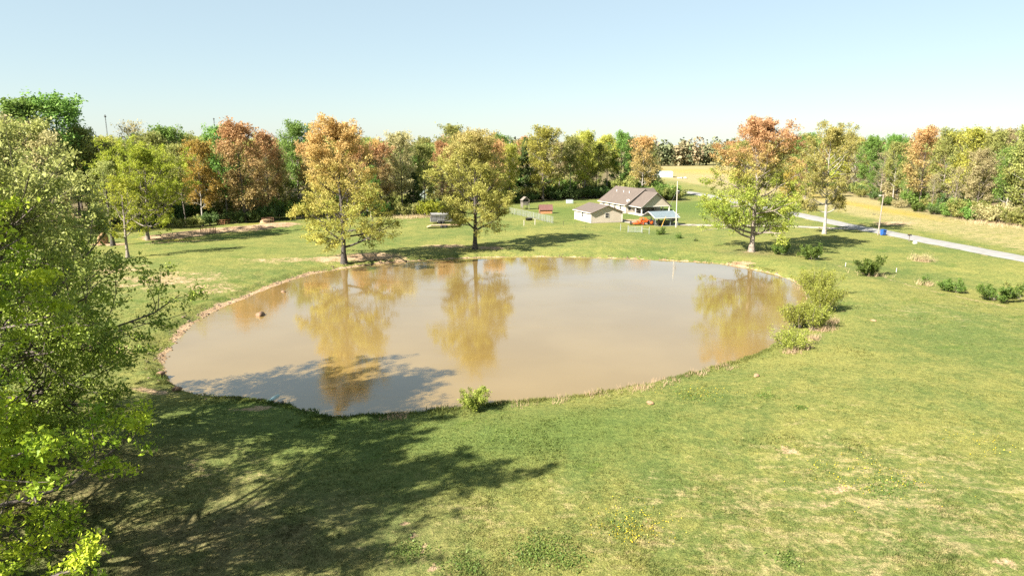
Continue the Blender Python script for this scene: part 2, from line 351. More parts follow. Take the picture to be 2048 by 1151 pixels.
def meadow_material(blade=False):
    m = NT('grass_blades' if blade else 'meadow')
    p = m.pos()
    n1 = m.noise(p, .055, 4, .6); n2 = m.noise(p, .42, 5, .65); n3 = m.noise(p, 2.6, 5, .7); n4 = m.noise(p, 13, 3, .7)
    mp = m.node('ShaderNodeMapping', {0: p, 2: (0, 0, .6), 3: (.7, 1.5, 1)}).outputs[0]
    n5 = m.noise(mp, .62, 7, .72, .5)
    nb = m.noise(p, .16, 5, .62, .8)
    g = m.math('ADD', m.math('MULTIPLY', n1, .9), m.math('MULTIPLY', n2, .7))
    g = m.math('ADD', g, m.math('MULTIPLY', m.math('SUBTRACT', n3, .5), .6))
    col = m.mix(m.ss(g, .58, 1.02), (.074, .099, .025), (.150, .146, .040))
    col = m.mix(m.math('MULTIPLY', m.ss(m.attr('lush'), .1, .95), m.ss(n2, .2, .7, .55, 1.0)), col, (.062, .094, .020))
    # dead straw between the green
    dr = m.math('ADD', m.math('ADD', m.math('MULTIPLY', n5, .75), m.math('MULTIPLY', n3, .45)), m.math('MULTIPLY', m.attr('dry'), .16))
    dr = m.math('SUBTRACT', dr, m.math('MULTIPLY', m.attr('lush'), .12))
    col = m.mix(m.math('MULTIPLY', m.ss(dr, .70, .90), .75), col, (.245, .195, .098))
    # broadleaf weed patches
    col = m.mix(m.math('MULTIPLY', m.ss(nb, .60, .68), m.ss(n3, .35, .6, 0, .8)), col, (.050, .085, .012))
    # buttercups
    fw = m.math('ADD', m.attr('flower'), m.math('MULTIPLY', m.math('SUBTRACT', n3, .5), .9))
    fw = m.math('ADD', fw, m.math('MULTIPLY', m.math('SUBTRACT', n2, .5), .6))
    col = m.mix(m.math('MULTIPLY', m.ss(fw, .42, .9), .8), col, (.25, .175, .022))
    # soil
    so_ = m.math('ADD', m.attr('dirt'), m.math('ADD', m.math('MULTIPLY', m.math('SUBTRACT', n2, .5), .75), m.math('MULTIPLY', m.math('SUBTRACT', n3, .5), .7)))
    soil = m.mix(m.ss(m.math('ADD', n2, n4), .7, 1.25), (.165, .105, .058), (.33, .235, .145))
    col = m.mix(m.ss(so_, .47, .68), col, soil)
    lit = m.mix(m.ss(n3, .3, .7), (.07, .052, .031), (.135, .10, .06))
    col = m.mix(m.math('MULTIPLY', m.attr('litter_and_shade'), m.ss(n2, .3, .65, .5, 1.0)), col, lit)
    fine = m.math('MULTIPLY', m.ss(n4, .2, .8, .56, 1.68), m.ss(n3, .2, .8, .82, 1.18))
    mm = m.node('ShaderNodeMix', data_type='RGBA', blend_type='MULTIPLY'); mm.inputs[0].default_value = 1
    m.put(mm.inputs[6], col); cc = m.node('ShaderNodeCombineColor'); [m.put(cc.inputs[i], fine) for i in range(3)]; m.put(mm.inputs[7], cc.outputs[0])
    col = mm.outputs[2]
    m.put(m.bsdf.inputs['Base Color'], col); m.bsdf.inputs['Roughness'].default_value = .9; m.bsdf.inputs['Specular IOR Level'].default_value = .12
    if blade:
        tr = m.node('ShaderNodeBsdfTranslucent', {'Color': col}); mx = m.node('ShaderNodeMixShader', {0: .35})
        m.l.new(m.bsdf.outputs[0], mx.inputs[1]); m.l.new(tr.outputs[0], mx.inputs[2]); m.l.new(mx.outputs[0], m.out.inputs['Surface'])
    else:
        h = m.math('ADD', m.math('MULTIPLY', n4, .5), n3)
        m.bump(h, .8, .16)
    return m.mat
MEADOW = meadow_material(); BLADES = meadow_material(True)

ny, nx = XX.shape
idx = np.arange(nx * ny).reshape(ny, nx)
GF = np.stack([idx[:-1, :-1], idx[:-1, 1:], idx[1:, 1:], idx[1:, :-1]], -1).reshape(-1, 4)
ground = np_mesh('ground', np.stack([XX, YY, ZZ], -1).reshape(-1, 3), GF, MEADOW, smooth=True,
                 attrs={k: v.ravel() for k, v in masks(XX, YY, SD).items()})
tag(ground, 'grassy pasture with worn brown earth round the pond', None, kind='structure')

# water
def water_material():
    m = NT('muddy_water'); p = m.pos()
    n = m.noise(p, .09, 3)
    m.put(m.bsdf.inputs['Base Color'], m.mix(m.ss(n, .3, .7), (.156, .104, .034), (.178, .122, .044)))
    m.bsdf.inputs['Roughness'].default_value = .06; m.put(m.bsdf.inputs['Roughness'], m.ss(m.noise(m.node('ShaderNodeMapping', {0: p, 2: (0, 0, .3), 3: (.35, 1, 1)}).outputs[0], .13, 4, .6, .5), .4, .62, .03, .15)); m.bsdf.inputs['IOR'].default_value = 1.5; m.bsdf.inputs['Coat Weight'].default_value = .6; m.bsdf.inputs['Coat IOR'].default_value = 1.33; m.bsdf.inputs['Coat Roughness'].default_value = .03
    mp = m.node('ShaderNodeMapping', {0: p, 2: (0, 0, .25), 3: (.6, 1.5, 1)}).outputs[0]
    h = m.math('ADD', m.noise(mp, 1.6, 3, .5), m.math('MULTIPLY', m.noise(mp, 6, 2, .5), .35))
    calm = m.ss(m.noise(p, .05, 2), .35, .65, .35, 1.0)
    bn = m.bump(m.math('MULTIPLY', h, calm), .35, .012); m.l.new(bn.outputs[0], m.bsdf.inputs['Coat Normal'])
    return m.mat
wp = PC + (POND - PC) * 1.03
wv = [(x, y, WL) for x, y in wp]
water = MB().add(wv, [tuple(range(len(wv)))]).build('pond_water', water_material())
tag(water, 'still muddy brown pond water with tree reflections', None, kind='structure')

# road, driveway
ASPHALT = pmat('chip_seal_road', (.27, .262, .25), .9, var=.12, scale=.6, bump=.01)
GRAVEL = pmat('gravel_drive', (.33, .285, .23), .95, var=.2, scale=1.2, bump=.02)
CONC = pmat('concrete', (.50, .47, .42), .85, var=.12, scale=1.5)
def ribbon(name, pts, w, lift, mat, label, cross=4):
    C = catmull(pts, 14, False); T = np.gradient(C, axis=0); T /= np.linalg.norm(T, axis=1)[:, None]; N = np.stack([-T[:, 1], T[:, 0]], 1)
    rr = np.random.default_rng(3); V = []
    for j in range(cross + 1):
        u = j / cross - .5; Q = C + N * (w * u) + (N * rr.normal(0, .12, (len(C), 1)) if j in (0, cross) else 0)
        z = heightf(C[:, 0], C[:, 1]) + lift + .05 * (1 - (2 * u) ** 2)
        if j in (0, cross): z = np.minimum(z, heightf(Q[:, 0], Q[:, 1]) + .02)
        V.append(np.column_stack([Q, z]))
    V = np.concatenate(V); n = len(C); F = []
    for j in range(cross):
        a = np.arange(n - 1) + j * n; F.append(np.stack([a, a + 1, a + n + 1, a + n], 1))
    return tag(np_mesh(name, V, np.concatenate(F), mat, smooth=True), label, None, kind='structure')
ribbon('road', ROAD, 5.6, .14, ASPHALT, 'pale narrow country road running past the pasture')
ribbon('driveway', [(24, 168), (30, 162), (36, 160.5), (46, 157.5), (60, 153.5), (70, 151), (76.5, 150.5)], 3.2, .10, GRAVEL, 'pale gravel driveway from the garage to the road')

# ------------------------------------------------------------------ tree maker
def nrm(a): return a / (np.linalg.norm(a, axis=-1, keepdims=True) + 1e-9)
def tubes(P, R, n):
    """P (M,K,3), R (M,K) -> verts, quads"""
    M, K, _ = P.shape
    T = nrm(np.gradient(P, axis=1)); ref = np.where(np.abs(T[..., 2:3]) < .9, np.array([0, 0, 1.]), np.array([1., 0, 0]))
    A = nrm(np.cross(T, ref)); B = np.cross(T, A)
    ang = 2 * pi * np.arange(n) / n
    V = P[:, :, None] + R[:, :, None, None] * (np.cos(ang)[:, None] * A[:, :, None] + np.sin(ang)[:, None] * B[:, :, None])
    i = np.arange(M)[:, None, None] * K * n + np.arange(K - 1)[None, :, None] * n; a = np.arange(n)[None, None]; b = (a + 1) % n
    F = np.stack([i + a, i + b, i + n + b, i + n + a], -1).reshape(-1, 4)
    return V.reshape(-1, 3), F
def children(rng, P, R, n, lf, ang, K, s0=.2, up=.15, rmin=.006, rf=.5, jitter=.12, lenexp=.6, Lref=None):
    """n side shoots per parent branch"""
    M, Kp, _ = P.shape
    s = s0 + (1 - s0) * (np.arange(n)[None] + rng.random((M, n))) / n; s = np.clip(s, 0, .999)
    x = s * (Kp - 1); i = np.floor(x).astype(int); fr = (x - i)[..., None]; r_ = np.arange(M)[:, None]
    st = P[r_, i] * (1 - fr) + P[r_, i + 1] * fr
    tan = nrm(P[r_, i + 1] - P[r_, i]); rad = (R[r_, i] * (1 - fr[..., 0]) + R[r_, i + 1] * fr[..., 0])
    L = np.linalg.norm(np.diff(P, axis=1), axis=2).sum(1)[:, None] if Lref is None else Lref
    rnd = rng.normal(size=(M, n, 3)); perp = nrm(rnd - (rnd * tan).sum(-1, keepdims=True) * tan)
    a = np.radians(rng.uniform(*ang, (M, n)))[..., None]
    d = nrm(tan * np.cos(a) + perp * np.sin(a) + np.array([0, 0, up]))
    ln = (L * lf * (1.15 - s) ** lenexp * rng.uniform(.65, 1.25, (M, n)))[..., None]
    pts = [st]; dd = d
    for k in range(1, K):
        dd = nrm(dd + rng.normal(size=dd.shape) * jitter + np.array([0, 0, up * .5])); pts.append(pts[-1] + dd * ln / (K - 1))
    C = np.stack(pts, 2).reshape(M * n, K, 3)
    r0 = np.maximum(rad * rf, rmin).reshape(-1, 1); RR = r0 * np.linspace(1, .35, K)[None]
    return C, np.maximum(RR, rmin * .6)
def leaf_cards(rng, C, size, asp=.55, up=.35):
    """one small folded leaf per centre: base, two sides, tip"""
    n = len(C); u = nrm(rng.normal(size=(n, 3))); w = rng.normal(size=(n, 3)) + np.array([0, 0, up]); w = nrm(np.cross(u, w)); nn = np.cross(u, w)
    s = (size * np.clip(rng.lognormal(-.05, .38, n), .4, 2.0))[:, None]
    V = np.stack([C - u * s * .5, C + w * s * asp * .5 + nn * s * .08, C + u * s * .5, C - w * s * asp * .5 + nn * s * .08], 1).reshape(-1, 3)
    i = np.arange(n)[:, None] * 4
    return V, np.concatenate([i + [0, 1, 2], i + [0, 2, 3]]).astype(np.int32)
def grow(seed, H, base, R, prof, n_limb=22, n_sec=7, n_twig=5, n_leaf=9000, size=.3, tr=.3, el=(5, 65), curve=.12, spread=.35, lean=(0, 0), miss=.0, sub=1.0, trunk_n=8, twig_skin=True, top=.95, limb_jit=.1, fork=None):
    """trunk + limbs + branches + twigs, leaves in clumps round the twigs. returns (wood V,F), (leaf V,F,v)"""
    rng = np.random.default_rng(seed)
    K = 12; t = np.linspace(0, 1, K); wob = np.cumsum(rng.normal(0, .012 * H, (K, 2)), 0) * t[:, None]
    TP = np.zeros((1, K, 3)); TP[0, :, 2] = t * H * top; TP[0, :, :2] = wob * .5 + np.outer(t ** 1.3, lean)
    TR = (tr * (1 - t * .93) ** .9)[None]; TR[0, 0] *= 1.5
    WV, WF = [], []; off = 0
    def skin(P, R_, n):
        nonlocal off
        v, f = tubes(P, R_, n); WV.append(v); WF.append(f + off); off += len(v)
    skin(TP, TR, trunk_n)
    u = (np.arange(n_limb) + rng.random(n_limb)) / n_limb; keep = rng.random(n_limb) > miss; u = u[keep]; m = len(u)
    tt = base + (.985 - base) * u; x = tt * (K - 1); i = np.minimum(x.astype(int), K - 2); fr = (x - i)[:, None]
    st = TP[0, i] * (1 - fr) + TP[0, i + 1] * fr; rad = TR[0, i] * (1 - fr[:, 0]) + TR[0, i + 1] * fr[:, 0]
    az = np.arange(n_limb)[keep] * 2.399 + rng.normal(0, .35, m) + seed
    e = np.radians(el[0] + (el[1] - el[0]) * u ** 1.2 + rng.normal(0, 8, m))
    L = R * np.array([prof(q) for q in u]) * rng.uniform(.72, 1.18, m) / np.maximum(np.cos(e), .35)
    L = np.minimum(L, np.maximum((H * 1.02 - st[:, 2]) / np.maximum(np.sin(e), .12), .8))
    d = np.stack([np.cos(az) * np.cos(e), np.sin(az) * np.cos(e), np.sin(e)], 1); KL = 8; pts = [st]
    for k in range(1, KL):
        d = nrm(d + rng.normal(size=d.shape) * limb_jit + np.array([0, 0, curve])); pts.append(pts[-1] + d * L[:, None] / (KL - 1))
    LP = np.stack(pts, 1); LR = np.maximum(rad * .5, .02)[:, None] * np.linspace(1, .2, KL)[None]
    skin(LP, LR, 6)
    SP, SR = children(rng, LP, LR, n_sec, .42 * sub, (30, 70), 6, .18, .12, .012, .55)
    skin(SP, SR, 4)
    QP, QR = children(rng, SP, SR, n_twig, .45, (25, 70), 4, .15, .10, .006, .6, jitter=.2)
    if twig_skin: skin(QP, QR, 3)
    ends = np.concatenate([QP.reshape(-1, 4, 3)[:, 1:], SP[:, 3:6]]) if False else QP[:, 1:]
    nc = len(ends); pick = rng.integers(0, nc, n_leaf); seg = rng.random(n_leaf) * 1.98; j = seg.astype(int); f = (seg - j)[:, None]
    C = ends[pick, j] * (1 - f) + ends[pick, j + 1] * f
    C = C + rng.normal(size=C.shape) * spread * np.array([1, 1, .7])
    C[:, 2] = np.maximum(C[:, 2], .4)
    v1 = rng.random(nc); v2 = np.repeat(rng.random(len(SP)), n_twig)
    v = np.clip(.45 * v2[pick] + .3 * v1[pick] + .25 * rng.random(n_leaf), 0, 1)
    V, F = leaf_cards(rng, C, size)
    return (np.concatenate(WV), np.concatenate(WF)), (V, F, np.repeat(v, 4))
def bush(seed, H, R, n_stem=14, n_sec=6, n_twig=5, n_leaf=4000, size=.16, up=.25, spread=.12, el=(35, 85), r=.03):
    rng = np.random.default_rng(seed); m = n_stem
    az = rng.uniform(0, 2 * pi, m); q = np.sqrt(rng.random(m)); e = np.radians(el[1] + (el[0] - el[1]) * q)
    st = np.stack([np.cos(az) * q * R * .3, np.sin(az) * q * R * .3, np.full(m, -.05)], 1)
    d = np.stack([np.cos(az) * np.cos(e), np.sin(az) * np.cos(e), np.sin(e)], 1)
    L = np.minimum(H / np.maximum(np.sin(e), .2), R * .95 / np.maximum(np.cos(e), .1)) * rng.uniform(.7, 1.05, m); pts = [st]
    for k in range(1, 7):
        d = nrm(d + rng.normal(size=d.shape) * .1); pts.append(pts[-1] + d * L[:, None] / 6)
    P = np.stack(pts, 1); RR = np.full((m, 1), r) * np.linspace(1, .3, 7)[None]
    v0, f0 = tubes(P, RR, 5)
    SP, SR = children(rng, P, RR, n_sec, .4, (25, 60), 5, .15, up, .006, .6); v1, f1 = tubes(SP, SR, 3)
    QP, QR = children(rng, SP, SR, n_twig, .5, (25, 60), 4, .1, up, .004, .6)
    pick = rng.integers(0, len(QP), n_leaf); seg = rng.random(n_leaf) * 2.98; j = seg.astype(int); f = (seg - j)[:, None]
    C = QP[pick, j] * (1 - f) + QP[pick, j + 1] * f + rng.normal(size=(n_leaf, 3)) * spread
    C[:, 2] = np.maximum(C[:, 2], .05)
    v = np.clip(.45 * np.repeat(rng.random(len(SP)), n_twig)[pick] + .55 * rng.random(n_leaf), 0, 1)
    V, F = leaf_cards(rng, C, size)
    return (np.concatenate([v0, v1]), np.concatenate([f0, f1 + len(v0)])), (V, F, np.repeat(v, 4))
def plant(name, wood, leaves, loc, rz, bark, leafm, label, cat, group=None, s=1.0, parts=('trunk', 'crown')):
    root = thing(name, loc, rz, label, cat, group, s)
    np_mesh(parts[0], wood[0], wood[1], bark, root, smooth=True)
    if leaves is not None: np_mesh(parts[1], leaves[0], leaves[1], leafm, root, attrs={'v': leaves[2]})
    return root
class Proto:
    def __init__(s, wl_):
        (wv, wf), lf = wl_
        s.w = np_mesh('trunk', wv, wf, BARK, smooth=True, link=False)
        s.l = np_mesh('crown', lf[0], lf[1], LEAF['olive'], attrs={'v': lf[2]}, link=False) if lf is not None else None
    def put(s, name, loc, rz, sc, bark, leafm, label, cat, group, parts=('trunk', 'crown'), flat=True):
        root = thing(name, loc, rz, label, cat, group); root.scale = sc if isinstance(sc, tuple) else (sc,) * 3
        for me, nm, mt in ((s.w, parts[0], bark), (s.l, parts[1], leafm)):
            if me is None: continue
            o = bpy.data.objects.new(nm, me); COL.objects.link(o); o.parent = root
            o.material_slots[0].link = 'OBJECT'; o.material_slots[0].material = mt
        return root
def at(px, py, dz=-.03):
    x, y = G(px, py); return (x, y, gz(x, y) + dz)

# ---- the trees that stand by themselves
egg = lambda u: max(.12, sin(pi * min(1, (u * .82 + .2))) ** .8)
wide = lambda u: max(.15, (1 - u) ** .55 * (.75 + .25 * min(1, u * 5)))
dome = lambda u: max(.15, sin(pi * min(1, u * .78 + .22)) ** .7)
w_, l_ = grow(12, 20.4, .13, 9.6, lambda u: max(.18, (1 - u * .93) ** .6), 36, 9, 4, 58000, .235, .42, el=(2, 62), curve=.05, spread=.3, sub=1.45)
plant('oak_tree', w_, l_, at(688, 522), .4, BARK_DK, LEAF['oak1'], 'amber topped oak leaning over bare brown earth at the pond edge', 'tree')
w_, l_ = grow(23, 19.2, .16, 6.9, lambda u: max(.2, sin(pi * min(1, u * .72 + .28)) ** .75), 34, 9, 4, 56000, .235, .40, el=(2, 64), curve=.07, spread=.3, sub=1.45)
plant('oak_tree', w_, l_, at(950, 497), 1.9, BARK_DK, LEAF['oak2'], 'yellow green domed oak with dark straight trunk by the far shore', 'tree')
w_, l_ = grow(39, 20.6, .11, 9.2, lambda u: max(.32, (1 - u * .74) ** .6), 46, 8, 5, 66000, .25, .45, el=(-6, 62), curve=.05, spread=.3, miss=.06, sub=1.4)
plant('oak_tree', w_, l_, at(1503, 503), 2.6, BARK_MID, LEAF['oak3'], 'spreading oak, green below and reddish at the top, above the right shore', 'tree')
w_, l_ = grow(43, 20.0, .20, 7.4, lambda u: max(.25, sin(pi * min(1, u * .7 + .2)) ** .6), 28, 8, 6, 34000, .235, .36, el=(6, 62), curve=.09, spread=.3, miss=.1, sub=1.3)
plant('sycamore_tree', w_, l_, at(1648, 468), .7, BARK_PALE, LEAF['syc'], 'airy pale barked sycamore between the reddish topped oak and the road', 'tree')
w_, l_ = grow(53, 15.6, .15, 9.6, lambda u: max(.3, sin(pi * min(1, u * .75 + .25)) ** .6), 30, 9, 5, 42000, .23, .34, el=(0, 60), curve=.10, spread=.24, sub=1.3, lean=(.8, .3))
plant('pasture_tree', w_, l_, at(296, 482), 0, BARK_MID, LEAF['lime'], 'round lime green tree with dark twisted limbs beside the earth mound', 'tree')
w_, l_ = grow(59, 12.5, .25, 3.8, dome, 18, 7, 5, 4200, .26, .26, el=(15, 65), spread=.25)
plant('pasture_tree', w_, l_, at(256, 516), 1, BARK_MID, LEAF['lime'], 'slim thinly leaved tree with pale flared trunk in front of the lime tree', 'tree')
w_, l_ = grow(61, 14.5, .3, 4.6, dome, 20, 7, 5, 6500, .26, .34, el=(15, 65), spread=.25)
plant('pasture_tree', w_, l_, at(226, 491), 2, BARK_DK, LEAF['olive'], 'olive tree with thick dark trunk standing next to the hay heap', 'tree')

# ---- the big tree beside the camera, and the one further back that throws the lower shadow
w_, l_ = grow(71, 18.2, .05, 11.4, lambda u: max(.2, math.exp(-((u - .36) / .40) ** 2)), 64, 12, 5, 205000, .172, .42, el=(-14, 62), curve=.05, spread=.22, sub=1.3, trunk_n=14)
plant('elm_tree', w_, l_, (-30.5, 36.5, gz(-30.5, 36.5) - .05), .9, BARK, LEAF['near'], 'big olive leaved tree with drooping branches beside the near bank', 'tree')
w_, l_ = grow(73, 16.4, .10, 11.8, lambda u: max(.3, (1 - u * .75) ** .6), 46, 11, 5, 165000, .16, .42, el=(-8, 60), curve=.04, spread=.2, sub=1.2)
plant('maple_tree', w_, l_, (-24.6, 22.3, gz(-24.6, 22.3) - .05), 2.2, BARK, LEAF['near_lime'], 'lime green tree in front of the olive one, its shadow lying over the lawn', 'tree')

# ---- woodland: a few kinds of tree, copied one by one
fr_egg = lambda u: max(.2, sin(pi * min(1, u * .74 + .24)) ** .65)
PROTO = {
 'broad': [Proto(grow(s, 20, .22, 5.6, fr_egg, 28, 8, 5, 12500, .37, .26, el=(8, 70), spread=.42, sub=1.4)) for s in (101, 102)],
 'tall':  [Proto(grow(s, 20, .40, 4.2, lambda u: max(.25, sin(pi * min(1, u * .7 + .25)) ** .6), 24, 7, 5, 8500, .37, .21, el=(20, 75), spread=.42, sub=1.4)) for s in (111, 112)],
 'round': [Proto(grow(s, 20, .12, 6.8, lambda u: max(.3, sin(pi * min(1, u * .72 + .28)) ** .55), 28, 8, 5, 14500, .40, .28, el=(5, 68), spread=.46, sub=1.4)) for s in (121, 122)],
 'bare':  [Proto(grow(s, 20, .25, 5.2, fr_egg, 26, 8, 6, 1500, .34, .24, el=(25, 78), spread=.3, sub=1.2)) for s in (131, 132)],
 'cedar': [Proto(grow(s, 20, .06, 4.6, lambda u: max(.08, (1 - u) ** .8), 46, 8, 5, 9500, .5, .22, el=(0, 30), spread=.28, twig_skin=False)) for s in (141,)],
}
rw = np.random.default_rng(77)
HUE = {'olive': 'olive green', 'yellow': 'yellow green', 'rust': 'rust tinged', 'green': 'fresh green', 'lime': 'lime green', 'dark': 'dark green', 'gold': 'golden orange', 'tan': 'pale tan'}
SHAPE = {'broad': 'broad crowned', 'tall': 'tall bare stemmed', 'round': 'round crowned', 'bare': 'nearly leafless', 'cedar': 'pointed evergreen'}
wood_count = {}
def wood_tree(x, y, H, kind, hue, where, wid=1.0, label=None, bark=None):
    p = PROTO[kind][rw.integers(len(PROTO[kind]))]; s = H / 20
    sx = s * wid * rw.uniform(.92, 1.08)
    nm = {'cedar': 'cedar_tree', 'bare': 'bare_tree'}.get(kind, 'woodland_tree')
    if not label and where == 'left of the house': where = 'beyond the earth mound' if x < -75 else 'behind the hay rings' if x < -48 else 'behind the amber oak' if x < -30 else 'behind the trailers' if x < -5 else 'behind the corral and kennel' if x < 20 else 'behind the house'
    if not label and where == 'across the road': where = 'across the road past the mailbox' if y < 185 else 'across the road behind the sycamore'
    lb = label or f'{SHAPE[kind]} {HUE[hue]} tree in the woods {where}'
    b = bark or (BARK_PALE if rw.random() < .22 else BARK_MID if rw.random() < .5 else BARK)
    p.put(nm, (x, y, gz(x, y) - .05), rw.uniform(0, 6.28), (sx, sx, s), b, LEAF[hue], lb, 'tree', None if label else lb.split(' tree in ')[0] + ' trees ' + where)
def top_h(px_top, y): return CAM_H - (px_top - HORIZON) * y / FPX * 1.0
# edge trees read one by one: photo x, foot row, top row, kind, hue, width, own label
EDGE_L = [
 (25, 470, 236, 'broad', 'tan', 1.1, 'pale tan leaved tree with white trunk behind the big near tree'), (62, 462, 205, 'tall', 'green', 1.5, None), (135, 455, 196, 'broad', 'green', 1.2, 'tallest fresh green tree of the woods beyond the hay heap'),
 (105, 470, 262, 'broad', 'tan', 1.0, None), (182, 452, 255, 'broad', 'olive', 1.0, None), (218, 450, 282, 'round', 'olive', .9, None), (250, 447, 292, 'round', 'yellow', .8, None), (283, 443, 240, 'bare', 'tan', 1.0, 'leafless grey tree rising above the woods behind the lime tree'),
 (318, 445, 262, 'broad', 'olive', .9, None), (347, 440, 250, 'broad', 'green', .95, None), (372, 447, 290, 'tall', 'olive', 1.1, None), (406, 449, 276, 'broad', 'gold', .85, 'golden orange tree beside the big rusty one at the wood edge'),
 (455, 436, 254, 'broad', 'green', .8, None), (490, 444, 250, 'round', 'rust', .95, 'big rusty brown tree at the wood edge behind the hay ring'), (540, 436, 270, 'broad', 'rust', .8, None), (560, 432, 300, 'round', 'olive', .7, None), (600, 424, 249, 'broad', 'green', .9, None),
 (630, 430, 285, 'broad', 'rust', .9, None), (660, 427, 292, 'broad', 'olive', .9, None), (720, 430, 290, 'round', 'rust', .8, None), (765, 428, 284, 'broad', 'rust', .9, None), (742, 433, 330, 'round', 'green', .7, None), (805, 424, 262, 'broad', 'tan', .9, None),
 (828, 423, 330, 'cedar', 'dark', 1.3, None), (850, 420, 288, 'broad', 'olive', 1.0, None), (885, 415, 285, 'round', 'rust', .8, None), (912, 412, 250, 'tall', 'olive', .9, None), (990, 408, 278, 'broad', 'rust', .9, None), (1018, 404, 285, 'broad', 'yellow', .8, None),
 (1050, 398, 264, 'cedar', 'dark', .8, None), (1086, 402, 257, 'broad', 'yellow', 1.15, 'tall yellow green tree behind the red roofed kennel'), (1118, 396, 285, 'tall', 'tan', 1.0, None), (1140, 398, 275, 'tall', 'olive', .9, None), (1168, 396, 262, 'broad', 'yellow', .9, None), (1192, 394, 290, 'tall', 'olive', 1.0, None),
 (1213, 392, 272, 'tall', 'yellow', 1.0, None), (1240, 392, 266, 'broad', 'green', .9, None), (1262, 390, 276, 'broad', 'dark', .8, None), (1285, 388, 300, 'round', 'olive', .7, None), (1308, 389, 322, 'round', 'dark', .75, 'dark leafy tree overhanging the house roof from behind'), (1296, 384, 285, 'broad', 'olive', .8, None)]
for px, py, pt, kind, hue, wid, lb in EDGE_L:
    x, y = G(px, py); wood_tree(x, y, top_h(pt, y) * rw.uniform(.92, .96), kind, hue, 'left of the house', wid, lb)
EDGE_R = [
 (1705, 386, 300, 'bare', 'tan', .9, None), (1735, 388, 274, 'broad', 'green', 1.0, None), (1760, 396, 300, 'bare', 'tan', 1.0, None), (1785, 402, 285, 'broad', 'olive', .9, None), (1812, 412, 330, 'round', 'green', .6, None), (1838, 416, 258, 'broad', 'rust', 1.1, 'pinkish rust crowned tree standing behind the low leafless pale tree'),
 (1862, 426, 345, 'bare', 'tan', .9, 'low leafless pale tree at the foot of the right woods'), (1880, 424, 262, 'broad', 'olive', .9, None), (1905, 432, 330, 'bare', 'tan', 1.0, None), (1925, 428, 256, 'broad', 'yellow', 1.0, None), (1950, 436, 300, 'broad', 'tan', .9, None), (1975, 432, 262, 'round', 'olive', .8, None),
 (2008, 442, 292, 'broad', 'green', .95, 'bright green tree standing out at the right wood edge'), (2040, 446, 250, 'broad', 'olive', 1.0, None), (2000, 428, 258, 'broad', 'tan', .9, None), (1960, 420, 255, 'bare', 'tan', .9, None), (2075, 450, 270, 'round', 'olive', 1.0, None), (1780, 392, 268, 'broad', 'green', .9, None), (2110, 452, 260, 'broad', 'rust', 1.0, None)]
for px, py, pt, kind, hue, wid, lb in EDGE_R:
    x, y = G(px, py); wood_tree(x, y, top_h(pt, y) * .93, kind, hue, 'across the road', wid, lb)
# the rows behind the edge
def inside(x, y, poly): return poly_sd(np.array([x]), np.array([y]), poly)[0]
def fill(n, xr, yr, poly, where, hr, kinds, hues, dmin, taken, lim=6.0):
    c = 0
    for _ in range(n * 40):
        if c >= n: break
        x, y = rw.uniform(*xr), rw.uniform(*yr)
        if inside(x, y, poly) > -lim or abs(x) > y * .80 + 12: continue
        if any((x - a) ** 2 + (y - b) ** 2 < dmin * dmin for a, b in taken): continue
        taken.append((x, y)); c += 1
        hh = rw.uniform(*hr)
        wood_tree(x, y, hh, str(rw.choice(kinds)), str(rw.choice(hues)), where, rw.uniform(.9, 1.2))
tk = [tuple(G(a[0], a[1])) for a in EDGE_L + EDGE_R]
KS = ['broad', 'broad', 'round', 'tall', 'broad', 'bare']
HS = ['olive', 'olive', 'yellow', 'yellow', 'rust', 'green', 'tan']
fill(78, (-150, 60), (120, 260), WOODS_L, 'left of the house', (16, 20), KS, HS, 6.5, tk)
fill(12, (-190, 60), (250, 400), WOODS_L, 'far behind the pond', (18, 21), KS[:3], HS, 10, tk)
fill(46, (100, 220), (140, 330), WOODS_R, 'across the road', (15.5, 19.5), KS, ['olive', 'olive', 'yellow', 'green', 'tan', 'rust'], 6.5, tk, 4.0)
# small trees and saplings that close the wood edge down to the ground
fill(34, (-125, 60), (115, 250), WOODS_L, 'at the edge left of the house', (8.5, 13), ['round', 'round', 'broad'], ['olive', 'green', 'yellow', 'dark', 'tan'], 4.5, tk, 1.5)
fill(34, (100, 150), (140, 270), WOODS_R, 'at the edge across the road', (8, 12.5), ['round', 'round', 'broad', 'bare'], ['olive', 'green', 'yellow', 'tan', 'tan'], 4.0, tk, 1.0)
for i in range(26):                                   # the long side of the right woods along the hayfield
    t = (i + rw.uniform(0, .6)) / 26; x, y = 126 + t * 58 + rw.uniform(-1, 6), 268 + t * 330
    wood_tree(x, y, rw.uniform(16.5, 20), str(rw.choice(['broad', 'round', 'broad'])), str(rw.choice(['rust', 'olive', 'olive', 'green', 'yellow'])), 'along the hayfield', rw.uniform(1.0, 1.3))
wood_tree(*G(1592, 414), 12.5, 'round', 'rust', '', .8, 'rust tinged tree across the road between oak and sycamore'); wood_tree(*G(1572, 420), 10.5, 'round', 'gold', '', .8, 'low golden tree across the road between oak and sycamore')
wood_tree(*G(1610, 398), 20.5, 'broad', 'green', '', .8, 'fresh green tree rising behind the rust tinged one across the road')
